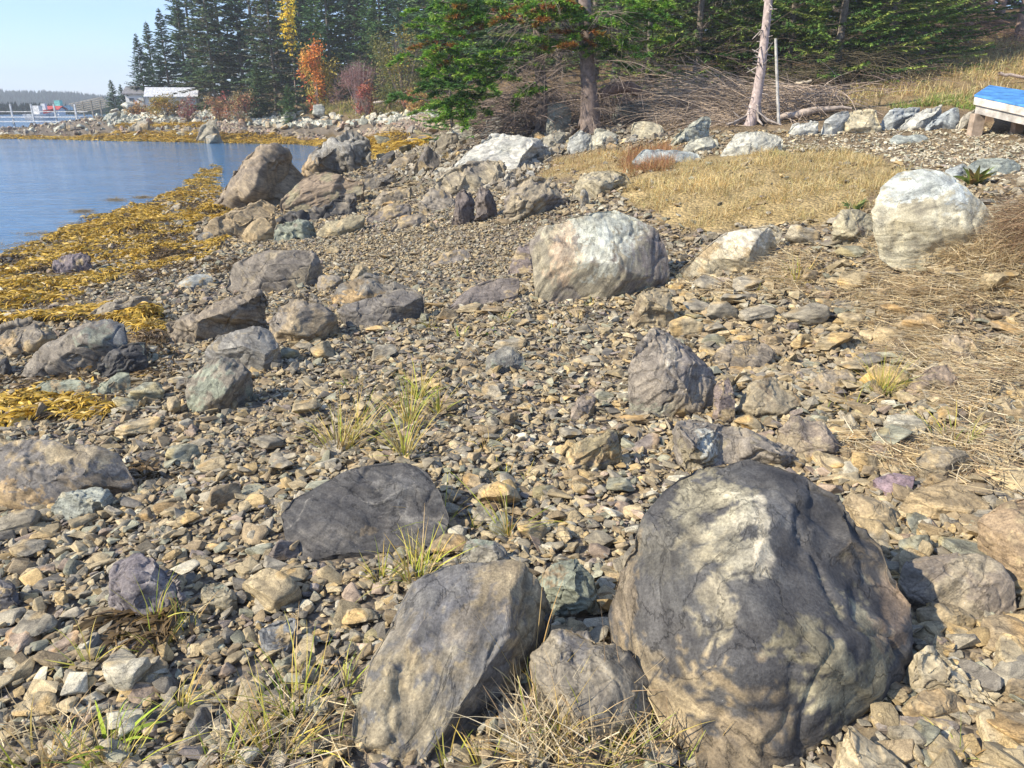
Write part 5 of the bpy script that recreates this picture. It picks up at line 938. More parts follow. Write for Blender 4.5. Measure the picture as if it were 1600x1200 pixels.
for i in range(22):
    u = 880 + i * 38 + r2.uniform(-14, 14); Y = r2.uniform(27, 33) if i % 2 else r2.uniform(34, 42)
    if u > 1440: Y += 5
    plant_tree('fir_tree', upx(u, Y), Y, NEAR[0 if i % 3 else 1] if u < 1460 else NEAR[2], r2.uniform(.9, 1.15), 'dim conifer deep inside the near wood', 'tree', 'conifers deep inside the wood', sy=1.15)
# deep rank closing the wood
for i in range(16):
    u = 760 + i * 72; plant_tree('spruce_tree', upx(u, 48), 48 + r2.uniform(-3, 6), FAR[i % 4], 1.0, 'dark spruce at the back of the near wood', 'tree', 'spruces at the back of the wood', sy=1.5)
print('wood', time.time() - T0)
# the two conifers at the shore with scarred trunks, green boughs and bare drooping twigs
def path_px(pts, Y, rpx, k=9):
    """a trunk or limb through points seen in the photograph, at the distances Y"""
    u = np.array([p[0] for p in pts], float); v = np.array([p[1] for p in pts], float); Yv = np.array([p[2] if len(p) > 2 else Y for p in pts], float); t = np.linspace(0, 1, k); s = np.linspace(0, 1, len(pts))
    P = np.array([at_y(np.float64(np.interp(a, s, u)), np.float64(np.interp(a, s, v)), np.interp(a, s, Yv)) for a in t]); r = np.interp(t, np.linspace(0, 1, len(rpx)), rpx) * Y / FPX; return np.c_[P, r][None]
def dead_branches(n, start, L, azr, g, twigs=12, r0=.012, col=(.25, .2, .165), droop=.5, side=1.0):
    k = 6; az = g.uniform(*azr, n); Ln = g.uniform(L[0], L[1], n); P = start(n); pts = np.zeros((n, k, 4)); e = g.normal(.05, .18, n)
    for i in range(k): pts[:, i, :3] = P; pts[:, i, 3] = r0 * (1 - i / k * .8); ee = e - droop * (i / k); P = P + np.stack([np.cos(ee) * np.cos(az), np.cos(ee) * np.sin(az), np.sin(ee)], -1) * (Ln / (k - 1))[:, None]; az = az + g.normal(0, .1, n)
    m = n * twigs; bi = np.repeat(np.arange(n), twigs); x_ = g.uniform(.5, k - 1.01, m); i0 = x_.astype(int); fr = (x_ - i0)[:, None]; B = pts[bi, i0, :3] * (1 - fr) + pts[bi, i0 + 1, :3] * fr
    a = az[bi] + g.choice([-1, 1], m) * g.uniform(.4, 1.2, m); l = Ln[bi] * g.uniform(.15, .42, m) * side; e2 = g.normal(-.45, .35, m); tw = np.zeros((m, 3, 4))
    for i in range(3): tw[:, i, :3] = B; tw[:, i, 3] = r0 * .42 * (1 - i * .35); B = B + np.stack([np.cos(e2) * np.cos(a), np.cos(e2) * np.sin(a), np.sin(e2)], -1) * (l / 2)[:, None]; e2 = e2 - .2
    c = np.array(col) * g.uniform(.65, 1.35, (n, 1)); return join([tubes(pts, c, 3), tubes(tw, c[bi] * g.uniform(.8, 1.2, (m, 1)), 3)])
def bough(P0, az, L, g, cols, el0=.0, dens=46, ss=1.0):
    """a live bough: a stem with side shoots, each clothed in needles"""
    k = 6; P = np.array(P0, float); pts = np.zeros((1, k, 4)); a = az
    for i in range(k): pts[0, i, :3] = P; pts[0, i, 3] = .012 * (1 - i / k * .8); e = el0 - .35 * (i / k) + .3 * (i / k) ** 2; P = P + np.array([math.cos(e) * math.cos(a), math.cos(e) * math.sin(a), math.sin(e)]) * L / (k - 1); a += g.normal(0, .08)
    m = int(dens * L); x_ = np.sort(g.uniform(.8, k - 1.001, m)); i0 = x_.astype(int); fr = (x_ - i0)[:, None]; B = pts[0, i0, :3] * (1 - fr) + pts[0, i0 + 1, :3] * fr; t = x_ / (k - 1)
    sa = az + g.choice([-1, 1], m) * g.uniform(.4, 1.0, m); sl_ = L * g.uniform(.18, .36, m) * (1.2 - t); se = g.normal(-.08, .2, m); q = 7; bi = np.repeat(np.arange(m), q); tt = np.tile(np.linspace(.1, 1, q), m)
    d = np.stack([np.cos(se) * np.cos(sa), np.cos(se) * np.sin(sa), np.sin(se)], -1); Q = B[bi] + d[bi] * (sl_[bi] * tt)[:, None]; cc = np.array(cols)[g.integers(0, len(cols), m)][bi] * g.uniform(.7, 1.3, (m * q, 1)) * (.7 + .5 * tt[:, None])
    Rb = ribbons(np.repeat(Q, 2, 0), np.repeat(sa[bi], 2) + g.normal(0, .55, m * q * 2), g.normal(.05, .35, m * q * 2), g.uniform(.06, .11, m * q * 2) * ss, .024 * ss, 0, 1, np.repeat(cc, 2, 0) * .9, np.repeat(cc, 2, 0) * 1.15, g.uniform(-1, 1, m * q * 2))
    return tubes(pts, (.2, .15, .12), 3), Rb
GRN = ((.14,.3,.04),(.21,.38,.05),(.1,.22,.045),(.3,.42,.07)); RUST = ((.32,.13,.045),(.38,.2,.05),(.2,.2,.05)); DKG = ((.08,.18,.045),(.11,.22,.05))
def shore_conifer(u, v, Y, pts, rp, label, boughs, nd, seed, hts):
    nd = int(nd * .42)
    g = np.random.default_rng(seed); x = upx(u, Y); base = np.array([x, Y, th1(x, Y)]); o = thing('conifer', base, label, 'tree', 'conifers at the shore')
    tr = path_px(pts, Y, rp, 12); tr[0, 0, 2] = base[2] - .2; roots = []
    for a in np.linspace(0, 6.28, 7)[:-1]:
        b = np.array([[base[0] + math.cos(a) * r, base[1] + math.sin(a) * r, base[2] + h, w_] for r, h, w_ in ((.05, .45, .09), (.14, .2, .075), (.28, .04, .05), (.5, -.06, .03))]); roots.append(b)
    W = join([tubes(tr, (.23, .18, .155), 10), tubes(np.array(roots), (.24, .19, .16), 6)]); link('trunk', rmesh('trunk', W, M_WOOD, base), o)
    T = tr[0]; 
    def start(n): f = g.uniform(hts[0], hts[1], n) * (len(T) - 1); i = f.astype(int); i = np.minimum(i, len(T) - 2); fr = (f - i)[:, None]; return T[i, :3] * (1 - fr) + T[i + 1, :3] * fr
    link('dead_branch', rmesh('dead_branch', dead_branches(nd, start, (.6, 1.9), (0, 6.28), g, 16, .009), M_WOOD, base), o)['kind'] = 'stuff'
    S_, Nn_ = [], []
    for (bu, bv, L, dirn, pal, el0) in boughs:
        P = at_y(np.float64(bu), np.float64(bv), Y + g.uniform(-.7, .3)); a = math.pi if dirn < 0 else 0; a += g.normal(0, .5) - (.5 * (1 if dirn > 0 else -1)); s1, n1 = bough(P, a, L, g, pal, el0); S_.append(s1); Nn_.append(n1)
    for _ in range(10 if Nn_ else 0): pass
    cr = link('crown', rmesh('crown', Nn_, M_NEEDLE, base), o); link('bough', rmesh('bough', S_, M_WOOD, base), cr)
g_ = np.random.default_rng(77)
bA = []
for (u, v, w_, h, pal, n) in [(700,35,90,60,GRN,16),(690,95,80,70,GRN,20),(715,140,120,40,DKG,16),(690,165,90,40,GRN,16),(760,100,90,30,GRN,12),(790,140,100,30,GRN,9),(740,30,90,30,RUST,10),(700,70,50,30,RUST,5),(780,20,80,30,GRN,10),(800,70,80,16,GRN,8),(720,10,120,20,DKG,8)]:
    for _ in range(n): bA.append((g_.normal(u + 25, w_ * .3), g_.normal(v, h * .33), g_.uniform(.35, .8), -1 if g_.random() < .75 else 1, pal, g_.normal(-.05, .25)))
shore_conifer(848, 195, 16.5, [(850,195),(846,140),(842,80),(838,0),(834,-120)], (11, 8, 7, 6), 'left of two rough-barked conifers, green boughs reaching out over the rocks', bA, 120, 5, (.12, .75))
bB = []
for (u, v, w_, h, pal, n) in [(850,25,70,20,GRN,12),(880,12,70,16,RUST,10),(930,35,90,18,GRN,12),(980,25,90,20,DKG,12),(990,60,70,26,GRN,14),(960,80,60,20,DKG,8),(870,65,60,12,GRN,7),(905,50,30,12,RUST,4),(830,8,60,10,GRN,7),(1000,5,70,12,GRN,8),(860,72,40,10,RUST,3)]:
    for _ in range(n): bB.append((g_.normal(u, w_ * .33), g_.normal(v, h * .35), g_.uniform(.3, .7), 1 if g_.random() < .55 else -1, pal, g_.normal(-.05, .25)))
shore_conifer(921, 202, 15.5, [(923,204),(921,150),(917,90),(914,20),(910,-120)], (17, 11.5, 9.5, 8), 'right of two rough-barked conifers, thick scarred trunk and flared roots', bB, 150, 6, (.1, .75))
# young green fir leaning over the brown rocks
W, L_ = spruce_parts(3.9, 1.05, .15, 31, lev=.11, nb=8, ns=60, el_=(.08, .17), ew=.03, cols=GRN + DKG, droop=.3, dead=.08, power=.6)
pf = (rmesh('trunk', W, M_WOOD), rmesh('crown', L_, M_NEEDLE)); plant_tree('young_fir', upx(705, 19.5), 19.5, pf, 1, 'young bright green fir at the left of the shore conifers', 'tree', None)
# dead grey trunk with stubs, the thin pole beside it, and the brush pile
Y = 14.2; x = upx(1180, Y); base = np.array([x, Y, th1(x, Y)]); o = thing('dead_trunk', base, 'dead pale-grey leaning trunk with broken stubs beside the brush pile', 'tree')
tr = path_px([(1168,205),(1180,165),(1189,110),(1197,40),(1205,-40),(1212,-160)], Y, (11, 7.5, 6, 5.5, 4.5), 14); g = np.random.default_rng(8)
W = tubes(tr, (.44, .36, .33), 10); T = tr[0]; st = []
for i in range(110):
    f = g.uniform(0, .97) * 13; k = int(f); p = T[k, :3] * (1 - f + k) + T[k+1, :3] * (f - k); a = g.uniform(0, 6.28); l = g.uniform(.05, .3); q = p + np.array([math.cos(a), math.sin(a), g.normal(.1, .5)]) * l; st.append([[*p, .014], [*((p + q) / 2), .011], [*q, .005]])
roots = []
for i in range(16):
    a = g.uniform(0, 6.28); R_ = g.uniform(.25, .5); roots.append([[x + math.cos(a) * r, Y + math.sin(a) * r, base[2] + h, w_] for r, h, w_ in ((.04, .4, .035), (.1, .18, .032), (R_ * .5, .08, .03), (R_, .0, .012))])
tk = link('trunk', rmesh('trunk', W, M_WOOD, base), o); link('stub', rmesh('stub', tubes(np.array(st), (.4, .35, .31), 4), M_WOOD, base), o)['kind'] = 'stuff'; link('root', rmesh('root', tubes(np.array(roots), (.36, .31, .27), 5), M_WOOD, base), o)
pp = path_px([(1217,198),(1214,120),(1212,60)], 14.0, (2.4, 2.0), 4); link('pole', rmesh('pole', tubes(pp, (.5, .48, .44), 8), M_WOOD), label='thin grey pole standing just right of the dead trunk', cat='pole')
def brush(poly_pts, n, name, label, Y0, L=(.5, 1.6), col=(.3, .22, .175), az=(0, 6.28), seed=1, hmax=.6):
    g = np.random.default_rng(seed); c = np.array([[upx(u, Yy), Yy] for u, Yy in poly_pts]); lo, hi = c.min(0), c.max(0); q = g.uniform(lo, hi, (n * 3, 2)); q = q[inpoly(q[:, 0], q[:, 1], [tuple(p) for p in c])][:n]; n = len(q); cen = c.mean(0); rad = np.linalg.norm(c - cen, axis=1).mean()
    hh = np.clip(1 - (np.linalg.norm(q - cen, axis=1) / rad) ** 2, .05, 1) * hmax; k = 5; P = np.c_[q, th(q[:, 0], q[:, 1]) + hh * g.uniform(0, 1, n)]; a = g.normal((az[0] + az[1]) / 2, (az[1] - az[0]) / 4, n); e = g.normal(.1, .25, n); Ln = g.uniform(*L, n); pts = np.zeros((n, k, 4))
    for i in range(k): pts[:, i, :3] = P; pts[:, i, 3] = g.uniform(.004, .009, n) * (1 - i / k * .6); P = P + np.stack([np.cos(e) * np.cos(a), np.cos(e) * np.sin(a), np.sin(e)], -1) * (Ln / 4)[:, None]; e = e - g.uniform(.05, .25, n); a = a + g.normal(0, .12, n)
    cc = np.array(col) * g.uniform(.55, 1.45, (n, 1)); return link(name, rmesh(name, tubes(pts, cc, 3), M_WOOD), label=label, kind='stuff')
brush([(1040,15.0),(1175,14.0),(1200,15.5),(1130,18),(1050,17)], 650, 'brush_pile', 'pile of dead brown twigs heaped left of the dead trunk', 15, seed=2, hmax=.62, az=(2.2, 4.2), col=(.42, .33, .245))
brush([(1190,14.4),(1330,14.6),(1320,15.6),(1200,16)], 600, 'brush_pile', 'dead grey-brown branches heaped right of the dead trunk', 15, seed=3, hmax=.45, L=(.5, 1.3), col=(.39, .31, .24))
brush([(930,15.6),(1050,15.5),(1040,19),(940,19)], 450, 'brush_pile', 'dark twigs lying under the scarred trunk', 16, seed=4, hmax=.3, col=(.25, .19, .15))
brush([(745,18.5),(850,17.5),(860,24),(740,26)], 900, 'undergrowth', 'bare brown twigs and litter between the young fir and the left conifer', 20, seed=19, hmax=.7, col=(.2, .155, .12), az=(-3, 9))
brush([(780,16.5),(900,16),(900,18.5),(790,19)], 700, 'brush_pile', 'dead twigs hanging among the rocks between the two conifers', 17, seed=9, hmax=.7, col=(.26, .2, .165))
brush([(1280,17),(1440,17),(1480,24),(1330,24)], 700, 'forest_litter', 'fallen sticks and litter at the foot of the slope', 18, seed=5, hmax=.12, L=(.3, 1.2), col=(.3, .22, .18))
brush([(1400,22),(1500,24),(1520,28),(1430,28)], 900, 'dead_bush', 'thicket of bare reddish twigs at the dark edge of the wood', 24, seed=6, hmax=1.3, L=(.5, 1.2), az=(-3, 9), col=(.24, .165, .13))
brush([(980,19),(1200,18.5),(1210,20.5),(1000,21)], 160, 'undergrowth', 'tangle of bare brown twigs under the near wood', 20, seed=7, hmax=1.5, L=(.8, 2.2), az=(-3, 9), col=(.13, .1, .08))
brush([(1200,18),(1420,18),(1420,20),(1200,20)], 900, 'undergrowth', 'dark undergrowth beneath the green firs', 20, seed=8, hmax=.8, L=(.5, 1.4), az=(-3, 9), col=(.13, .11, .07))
brush([(1540,24),(1700,20),(1700,26),(1560,28)], 500, 'forest_litter', 'reddish sticks and needles at the top of the slope', 24, seed=10, hmax=.15, L=(.4, 1.4), col=(.32, .2, .15))
# bigger fallen sticks
def log(pts, Y, rp, label, col=(.4, .33, .27), name='fallen_branch', cat='branch', s=7):
    t = path_px(pts, Y, rp, 9); t[0, :, :3] += np.random.default_rng(int(pts[0][0])).normal(0, .012, (9, 3)); link(name, rmesh(name, tubes(t, col, s), M_WOOD), label=label, cat=cat)
log([(1215,186),(1250,178),(1290,170),(1330,168)], 14.2, (4, 6, 4, 2), 'bent grey fallen branch lying just above the tilted pale slab')
log([(1290,156),(1325,155)], 16, (2, 2), 'straight cream-coloured stick lying on the grass behind the edging', (.55, .48, .33))
log([(1243,131),(1267,127)], 17, (2.4, 2), 'short cream stick lying in the shade of the green fir', (.5, .42, .3))
log([(1425,113),(1447,106)], 20, (2.5, 1.5), 'short white stick on the litter below the slope', (.55, .5, .42))
log([(1500,42),(1512,68)], 24, (2, 2), 'thin stick leaning upright below the shaded trunks', (.3, .25, .18))
log([(1560,116),(1600,120),(1640,118)], 17, (2.5, 2), 'long pale stick lying across the grass near the blue table', (.5, .4, .33))
log([(940,148),(965,136),(985,137),(1000,144)], 15.6, (8, 9, 8, 7), 'short thick brown log with orange cut end beside the scarred trunk', (.2, .13, .1), 'log', 'log', 9)
log([(1660,368,5.6),(1600,372,5.6),(1578,374,5.7)], 5.6, (12, 11, 10), 'rusty brown pipe end sticking out under the straw bank', (.33, .14, .09), 'rusty_pipe', 'pipe', 14)
log([(583,160),(605,158),(625,160),(640,161)], 44, (1.5, 1.3, 1.2), 'bleached driftwood log lying on the far stones', (.6, .52, .45), 'driftwood_log', 'log')
log([(606,172),(609,164),(612,158)], 44, (3, 2.6, 2), 'short reddish-brown stump under the driftwood log', (.25, .14, .11), 'stump', 'stump')
log([(1465,398),(1460,375),(1468,352)], 5.1, (2, 1.6), 'dark twig leaning against the white-capped boulder', (.17, .13, .1)) if False else None
print('shore trees', time.time() - T0)

# ------------------------------------------------------------------ bushes and broad-leaved trees of the far bank
def bush(name, u, v0, v1, wpx, Y, cols, n, leaf, label, cat='bush', stems=26, scol=(.3, .23, .2), shape=1.0, twig=0, trunk=False):
    g = np.random.default_rng(int(u)); x = upx(u, Y); b = at_y(np.float64(u), np.float64(v0), Y); zt = at_y(np.float64(u), np.float64(v1), Y)[2]; z0 = min(th1(x, Y), b[2]); H = zt - z0; R_ = wpx / 2 * Y / FPX / 1.05; base = np.array([x, Y, z0])
    o = thing(name, base, label, cat); k = 4; az = g.uniform(0, 6.28, stems); sp = g.uniform(.1, .8, stems) * (.4 if trunk else 1); pts = np.zeros((stems, k, 4))
    for i in range(k): t = i / (k - 1); pts[:, i] = np.stack([np.cos(az) * R_ * sp * t, np.sin(az) * R_ * sp * t, H * t * (1 - .25 * sp ** 2) * .95, np.full(stems, (.035 if trunk else .016) * (1 - t * .7))], -1)
    link('stem', rmesh('stem', tubes(pts, scol, 4), M_WOOD), o)
    nc = 26; cc_ = g.normal(size=(nc, 3)); cc_ /= np.linalg.norm(cc_, axis=1)[:, None]; cc_ *= g.uniform(.3, 1.0, (nc, 1)); cl = g.integers(0, nc, n); p = cc_[cl] + g.normal(0, .16, (n, 3)); ctr = np.array([0, 0, H * (.62 if trunk else .52)]); p = ctr + p * np.array([R_, R_ * .9, H * (.42 if trunk else .52) * shape]); p[:, 2] = np.maximum(p[:, 2], .05)
    col = np.array(cols)[g.integers(0, len(cols), nc)][cl] * g.uniform(.6, 1.35, (n, 1)); r = ribbons(p, g.uniform(0, 6.28, n), g.uniform(-1.2, .6, n) if not twig else g.uniform(.1, 1.4, n), leaf * g.uniform(.6, 1.4, n) * (3 if twig else 1), leaf * (.55 if not twig else .16), .3, 1, col, col, g.uniform(-1.4, 1.4, n))
    c = link('crown', rmesh('crown', r, M_LEAF), o); return o
bush('rowan_tree', 497, 152, 68, 62, 49, [(.75,.27,.06),(.8,.34,.08),(.7,.42,.1),(.6,.18,.07),(.45,.36,.08)], 2800, .16, 'orange-red leaved small tree in front of the dark spruces', 'tree', trunk=True, stems=6, shape=1.1)
bush('bare_bush', 562, 160, 92, 80, 46, [(.34,.2,.18),(.36,.24,.2),(.3,.14,.14)], 2600, .12, 'pinkish bare-twigged bush right of the orange tree', twig=1, scol=(.4,.32,.3), stems=50)
bush('red_bush', 572, 165, 132, 40, 45, [(.4,.12,.1),(.45,.2,.1)], 800, .14, 'low red bush below the pinkish bare-twigged one')
bush('yellow_green_bush', 632, 165, 50, 100, 43, [(.2,.2,.06),(.26,.24,.08),(.15,.17,.05),(.35,.28,.06)], 5200, .12, 'tall yellow-green bush left of the young bright fir', stems=40)
bush('orange_bush', 655, 172, 140, 60, 38, [(.42,.25,.08),(.4,.3,.1),(.45,.18,.1)], 900, .14, 'low orange bush at the foot of the yellow-green one')
bush('red_bush', 372, 176, 140, 56, 49, [(.38,.13,.11),(.42,.2,.12),(.4,.3,.14),(.25,.22,.1)], 1100, .15, 'bright red bush beneath the broad shaggy spruce')
bush('russet_bush', 338, 176, 148, 50, 50, [(.42,.24,.12),(.4,.3,.14),(.38,.17,.12)], 800, .15, 'russet bush left of the bright red one')
bush('crimson_bush', 290, 178, 152, 34, 51, [(.34,.12,.14),(.38,.18,.14),(.3,.22,.14)], 600, .15, 'crimson bush under the long white building')
bush('golden_bush', 256, 178, 147, 56, 53, [(.38,.28,.06),(.42,.25,.07),(.3,.25,.08)], 1500, .15, 'golden-brown bush in front of the white shed')
bush('rusty_bush', 215, 176, 160, 44, 56, [(.4,.25,.1),(.42,.2,.1)], 700, .15, 'low rusty bush left of the golden-brown one')
bush('yellow_tree', 463, 60, -60, 34, 55.5, [(.85,.62,.05),(.9,.68,.08)], 900, .2, 'yellow-leaved treetop showing between two dark spruces', 'tree', stems=4, trunk=True, shape=.7)
lawn([(470,176),(470,166),(560,164),(640,168),(640,178)], 60, (.3, .8), [(.45,.42,.12),(.5,.42,.18),(.36,.38,.1)], 'bank_grass', 'tall yellow-green grass on the far bank', w_=.04, maxn=9000)
# ------------------------------------------------------------------ stones of the far shore
gf = random.Random(3); nfar = 0
def far_stone(u, v, wpx, c, lab, grp):
    P = hit(u, v); d = np.linalg.norm(P - CAM)
    if d > 90 or d < 20: return
    s = wpx * d / FPX / 2; o = bpy.data.objects.new('rock', STONES[gf.randrange(18)]); COL.objects.link(o); fz = s * gf.uniform(.75, 1.5); o.location = (P[0], P[1], P[2] + fz * .3); o.scale = (s, s, fz); o.rotation_euler = (gf.gauss(0, .3), gf.gauss(0, .3), gf.uniform(0, 6))
    k = gf.uniform(.8, 1.2) * 2; o.color = (c[0] * k, c[1] * k, c[2] * k, 1); o['label'] = lab; o['category'] = 'rock'; o['group'] = grp
PALE = [(.5, .52, .46), (.56, .55, .47), (.42, .47, .43), (.6, .58, .5), (.36, .38, .34)]; PINK = [(.38, .29, .24), (.3, .25, .2), (.4, .34, .24), (.26, .24, .21)]
for i in range(115):
    u = gf.uniform(120, 665); v = gf.uniform(178, 193) if u > 170 else gf.uniform(180, 196); far_stone(u, v, gf.uniform(7, 17), gf.choice(PALE), 'pale weathered rock in the band lining the far shore', 'pale rocks lining the far shore')
for u, v, w_, lb in [(205,180,30,'blue-green rock below the low rusty bush'),(218,178,26,'large blue-green rock below the white shed'),(258,186,22,'blue-green rock below the golden bush'),(180,186,22,'blue-green rock under the top of the wharf ramp'),(500,182,34,'blue-green dome rock straight below the orange tree'),(595,172,26,'blue-green rock under the driftwood log'),(602,180,24,'blue-green rock in front of the stump'),(455,190,26,'blue-green rock below the little round spruce'),(640,182,24,'blue-green rock nearest the young bright fir')]: far_stone(u, v + 2, w_, (.44, .47, .44), lb + ' on the far shore', 'larger rocks of the far pale band')
for i in range(62):
    u = gf.uniform(340, 690); v = gf.uniform(191, 208); far_stone(u, v, gf.uniform(7, 20), gf.choice(PINK), 'brown or pinkish rock below the pale band of the far shore', 'brown rocks of the far shore')
for i in range(26):
    u = gf.uniform(-20, 340); v = gf.uniform(196, 214); far_stone(u, v, gf.uniform(6, 18), gf.choice(PINK + PALE[:1]), 'scattered rock on the yellow weed of the far shore', 'scattered rocks of the far shore')
for i in range(60):
    u = gf.uniform(560, 1040); v = gf.uniform(205, 262) - (u - 560) * .05; P = hit(u, v)
    if in_foot(np.array([P[0]]), np.array([P[1]]))[0]: continue
    d = np.linalg.norm(P - CAM); put_stone(P[0], P[1], gf.uniform(12, 30) * d / FPX, gf.choice([0, 1, 2, 6, 3]), gf.uniform(0, 6), gf.randrange(99), group='stones below the wood', name='rock', sink=.2, tilt=.3)['category'] = 'rock'
def rubble(poly, n, cols, L, lab):
    q = spread([p for p in poly], n); n = len(q); scatter(0, PR_FAR, q[:, 0], q[:, 1], rng.uniform(*L, n), np.array(cols)[rng.integers(0, len(cols), n)] * rng.uniform(.7, 1.2, (n, 1)), .4, .3, 'shore_rubble', lab, M_PEB, (.5, .9))
rubble([(170,182),(400,178),(660,174),(690,186),(560,192),(330,194),(170,196)], 2600, PALE, (.2, .6), 'pale rubble filling the band along the far shore')
rubble([(340,194),(660,186),(700,200),(640,208),(480,212),(340,208)], 2200, PINK, (.2, .6), 'brown rubble below the pale band of the far shore')
rubble([(0,196),(180,186),(340,196),(340,212),(0,214)], 900, PINK + PALE[:2], (.15, .45), 'scattered rubble on the far weed-covered shore')
rubble([(560,248),(700,212),(1000,205),(1040,215),(860,250),(800,300),(600,262)], 2600, [(.3,.27,.22),(.36,.33,.27),(.25,.22,.17),(.42,.41,.36)], (.08, .25), 'broken stones lying below the wood')
print('far shore', time.time() - T0)
# ------------------------------------------------------------------ things people made
M_PAINTW, _n, _b = newmat('white_paint'); _b.inputs['Base Color'].default_value = (.72, .72, .7, 1); _b.inputs['Roughness'].default_value = .6
def box_np(c, s, rz=0): 
    x, y, z = np.array(s) / 2; V = np.array([[a * x, b * y, c_ * z] for a in (-1, 1) for b in (-1, 1) for c_ in (-1, 1)]); ca, sa = math.cos(rz), math.sin(rz); V = V @ np.array([[ca, sa, 0], [-sa, ca, 0], [0, 0, 1]]) + np.array(c)
    return V, np.array([[0,1,3,2],[4,6,7,5],[0,4,5,1],[2,3,7,6],[0,2,6,4],[1,5,7,3]])
def part(name, boxes, col, parent=None, mat=None, **kw):
    ps = [(*box_np(*b), np.tile(np.array(col, float), (8, 1))) for b in boxes]; V, F, Cc = join(ps); me = mesh_np(name, V, F, {'base': Cc}, False, mat or M_PLAIN); return link(name, me, parent, **kw)
def bev(o, w_=.006):
    m = o.modifiers.new('soft_edges', 'BEVEL'); m.width = w_; m.segments = 2; m.limit_method = 'ANGLE'
# sloping blue-topped table
Q = [at_y(np.float64(a), np.float64(b), y_) for a, b, y_ in ((1523,149,12.4),(1668,180,11.0),(1712,160,12.0),(1546,134,13.5))]
base = np.array(hit(1600, 215)); o = thing('work_table', base, 'weathered wooden table with a bright blue top at the right photo edge', 'table')
def slab(name, Q, t0, t1, col, mat=None, parent=None, inset=0):
    c = np.mean(Q, 0); q = [p + (c - p) * inset for p in Q]; V = np.array([p + [0, 0, t1] for p in q] + [p + [0, 0, t0] for p in q]) - base; F = np.array([[0,1,2,3],[7,6,5,4],[0,4,5,1],[1,5,6,2],[2,6,7,3],[3,7,4,0]])
    return link(name, mesh_np(name, V, F, {'base': np.tile(np.array(col, float), (8, 1))}, False, mat or M_PLAIN), parent)
bev(slab('table_top', Q, -.02, .012, (.09, .27, .58), M_PLAIN, o, -.01)); fr = slab('frame', Q, -.13, -.022, (.62, .57, .5), M_PLAIN, o, .0); bev(fr)
slab('apron', Q, -.25, -.132, (.45, .42, .38), M_PLAIN, o, .06)
for i, (q, w_) in enumerate(((Q[0], .17), (Q[1], .12), (Q[2], .12), (Q[3], .15))):
    c = np.mean(Q, 0); p = q + (c - q) * .13; zg = th1(p[0], p[1]) - .05; zt = p[2] - .252; lg = part('leg', [((p[0] - base[0], p[1] - base[1], (zg + zt) / 2 - base[2]), (w_, w_ * .8, zt - zg))], (.42, .33, .25) if i != 3 else (.36, .26, .18), o); bev(lg)
p = (Q[0] + Q[1]) / 2 + (Q[3] - Q[0]) * .35; lg = part('leg', [((p[0] - base[0], p[1] - base[1], (th1(p[0], p[1]) - .05 + p[2] - .252) / 2 - base[2]), (.13, .12, p[2] - .252 - th1(p[0], p[1]) + .05))], (.38, .27, .19), o); bev(lg)
# far shed, long white building, wharf ramp, jetty and boats
def gable(parent, c, L, W_, h, rh, rz, wall, roofc, ov=.25):
    """walls with a ridged roof and its overhang, standing at c"""
    ca, sa = math.cos(rz), math.sin(rz); Rz = np.array([[ca, -sa, 0], [sa, ca, 0], [0, 0, 1]])
    x, y = L / 2, W_ / 2; V = np.array([[-x,-y,0],[x,-y,0],[x,y,0],[-x,y,0],[-x,-y,h],[x,-y,h],[x,y,h],[-x,y,h],[-x,0,h+rh],[x,0,h+rh]]) @ Rz.T + np.array(c); F = [(0,1,5,4),(1,2,6,5),(2,3,7,6),(3,0,4,7),(4,5,6,7)]; me = bpy.data.meshes.new('wall'); me.from_pydata(V.tolist(), [], F + [(4,8,7),(5,6,9)]); me.materials.append(M_PAINTW); link('wall', me, parent)
    X, Yy = x + ov, y + ov; k = rh / y; z1 = h - ov * k + .03; V = []
    for dz in (0, .1): V += [[-X,-Yy,z1+dz],[X,-Yy,z1+dz],[X,0,h+rh+.03+dz],[-X,0,h+rh+.03+dz],[X,Yy,z1+dz],[-X,Yy,z1+dz]]
    F = [(6,7,8,9),(9,8,10,11),(3,2,1,0),(5,4,2,3),(0,1,7,6),(4,5,11,10),(1,2,8,7),(2,4,10,8),(3,0,6,9),(5,3,9,11)]; me = bpy.data.meshes.new('roof'); me.from_pydata((np.array(V) @ Rz.T + np.array(c)).tolist(), [], F)
    a = me.attributes.new('base', 'FLOAT_COLOR', 'POINT'); a.data.foreach_set('color', np.tile(np.array([*roofc, 1.0]), 12)); me.materials.append(M_PLAIN); link('roof', me, parent)
Y = 62.0; x = upx(222, Y); zt = at_y(np.float64(224), np.float64(168), Y)[2]; o = thing('shed', (x, Y, zt), 'small white shed with grey roof at the left end of the far wood', 'shed'); o.scale = (.7, .7, .7)
gable(o, (0, 0, -.6), 2.4, 2.6, 2.0, .62, .1, None, (.22, .22, .23)); part('window', [((-.45, -1.36, .75), (.5, .04, .4))], (.12, .14, .16), o); part('door', [((.55, -1.36, .35), (.55, .04, 1.3))], (.5, .5, .48), o)
Y = 58.0; x = upx(272, Y); zt = at_y(np.float64(272), np.float64(166), Y)[2]; o = thing('white_building', (x, Y, zt), 'long low white building half hidden behind the golden bush', 'building'); o.scale = (.55, .7, .6)
gable(o, (0, 0, -.5), 5.6, 3.4, 1.55, .9, .35, None, (.62, .63, .64)); part('window', [((-1.2, -1.68, .55), (.5, .04, .45)), ((.2, -1.22, .55), (.5, .04, .45))], (.12, .14, .17), o)
Y = 30.0; zz = at_y(np.float64(735), np.float64(30), 60)[2]; o = thing('white_house', (upx(732, 60), 60, th1(upx(732, 60), 60)), 'white wall of a house glimpsed above the young bright fir', 'house'); hh = zz - th1(upx(732, 60), 60)
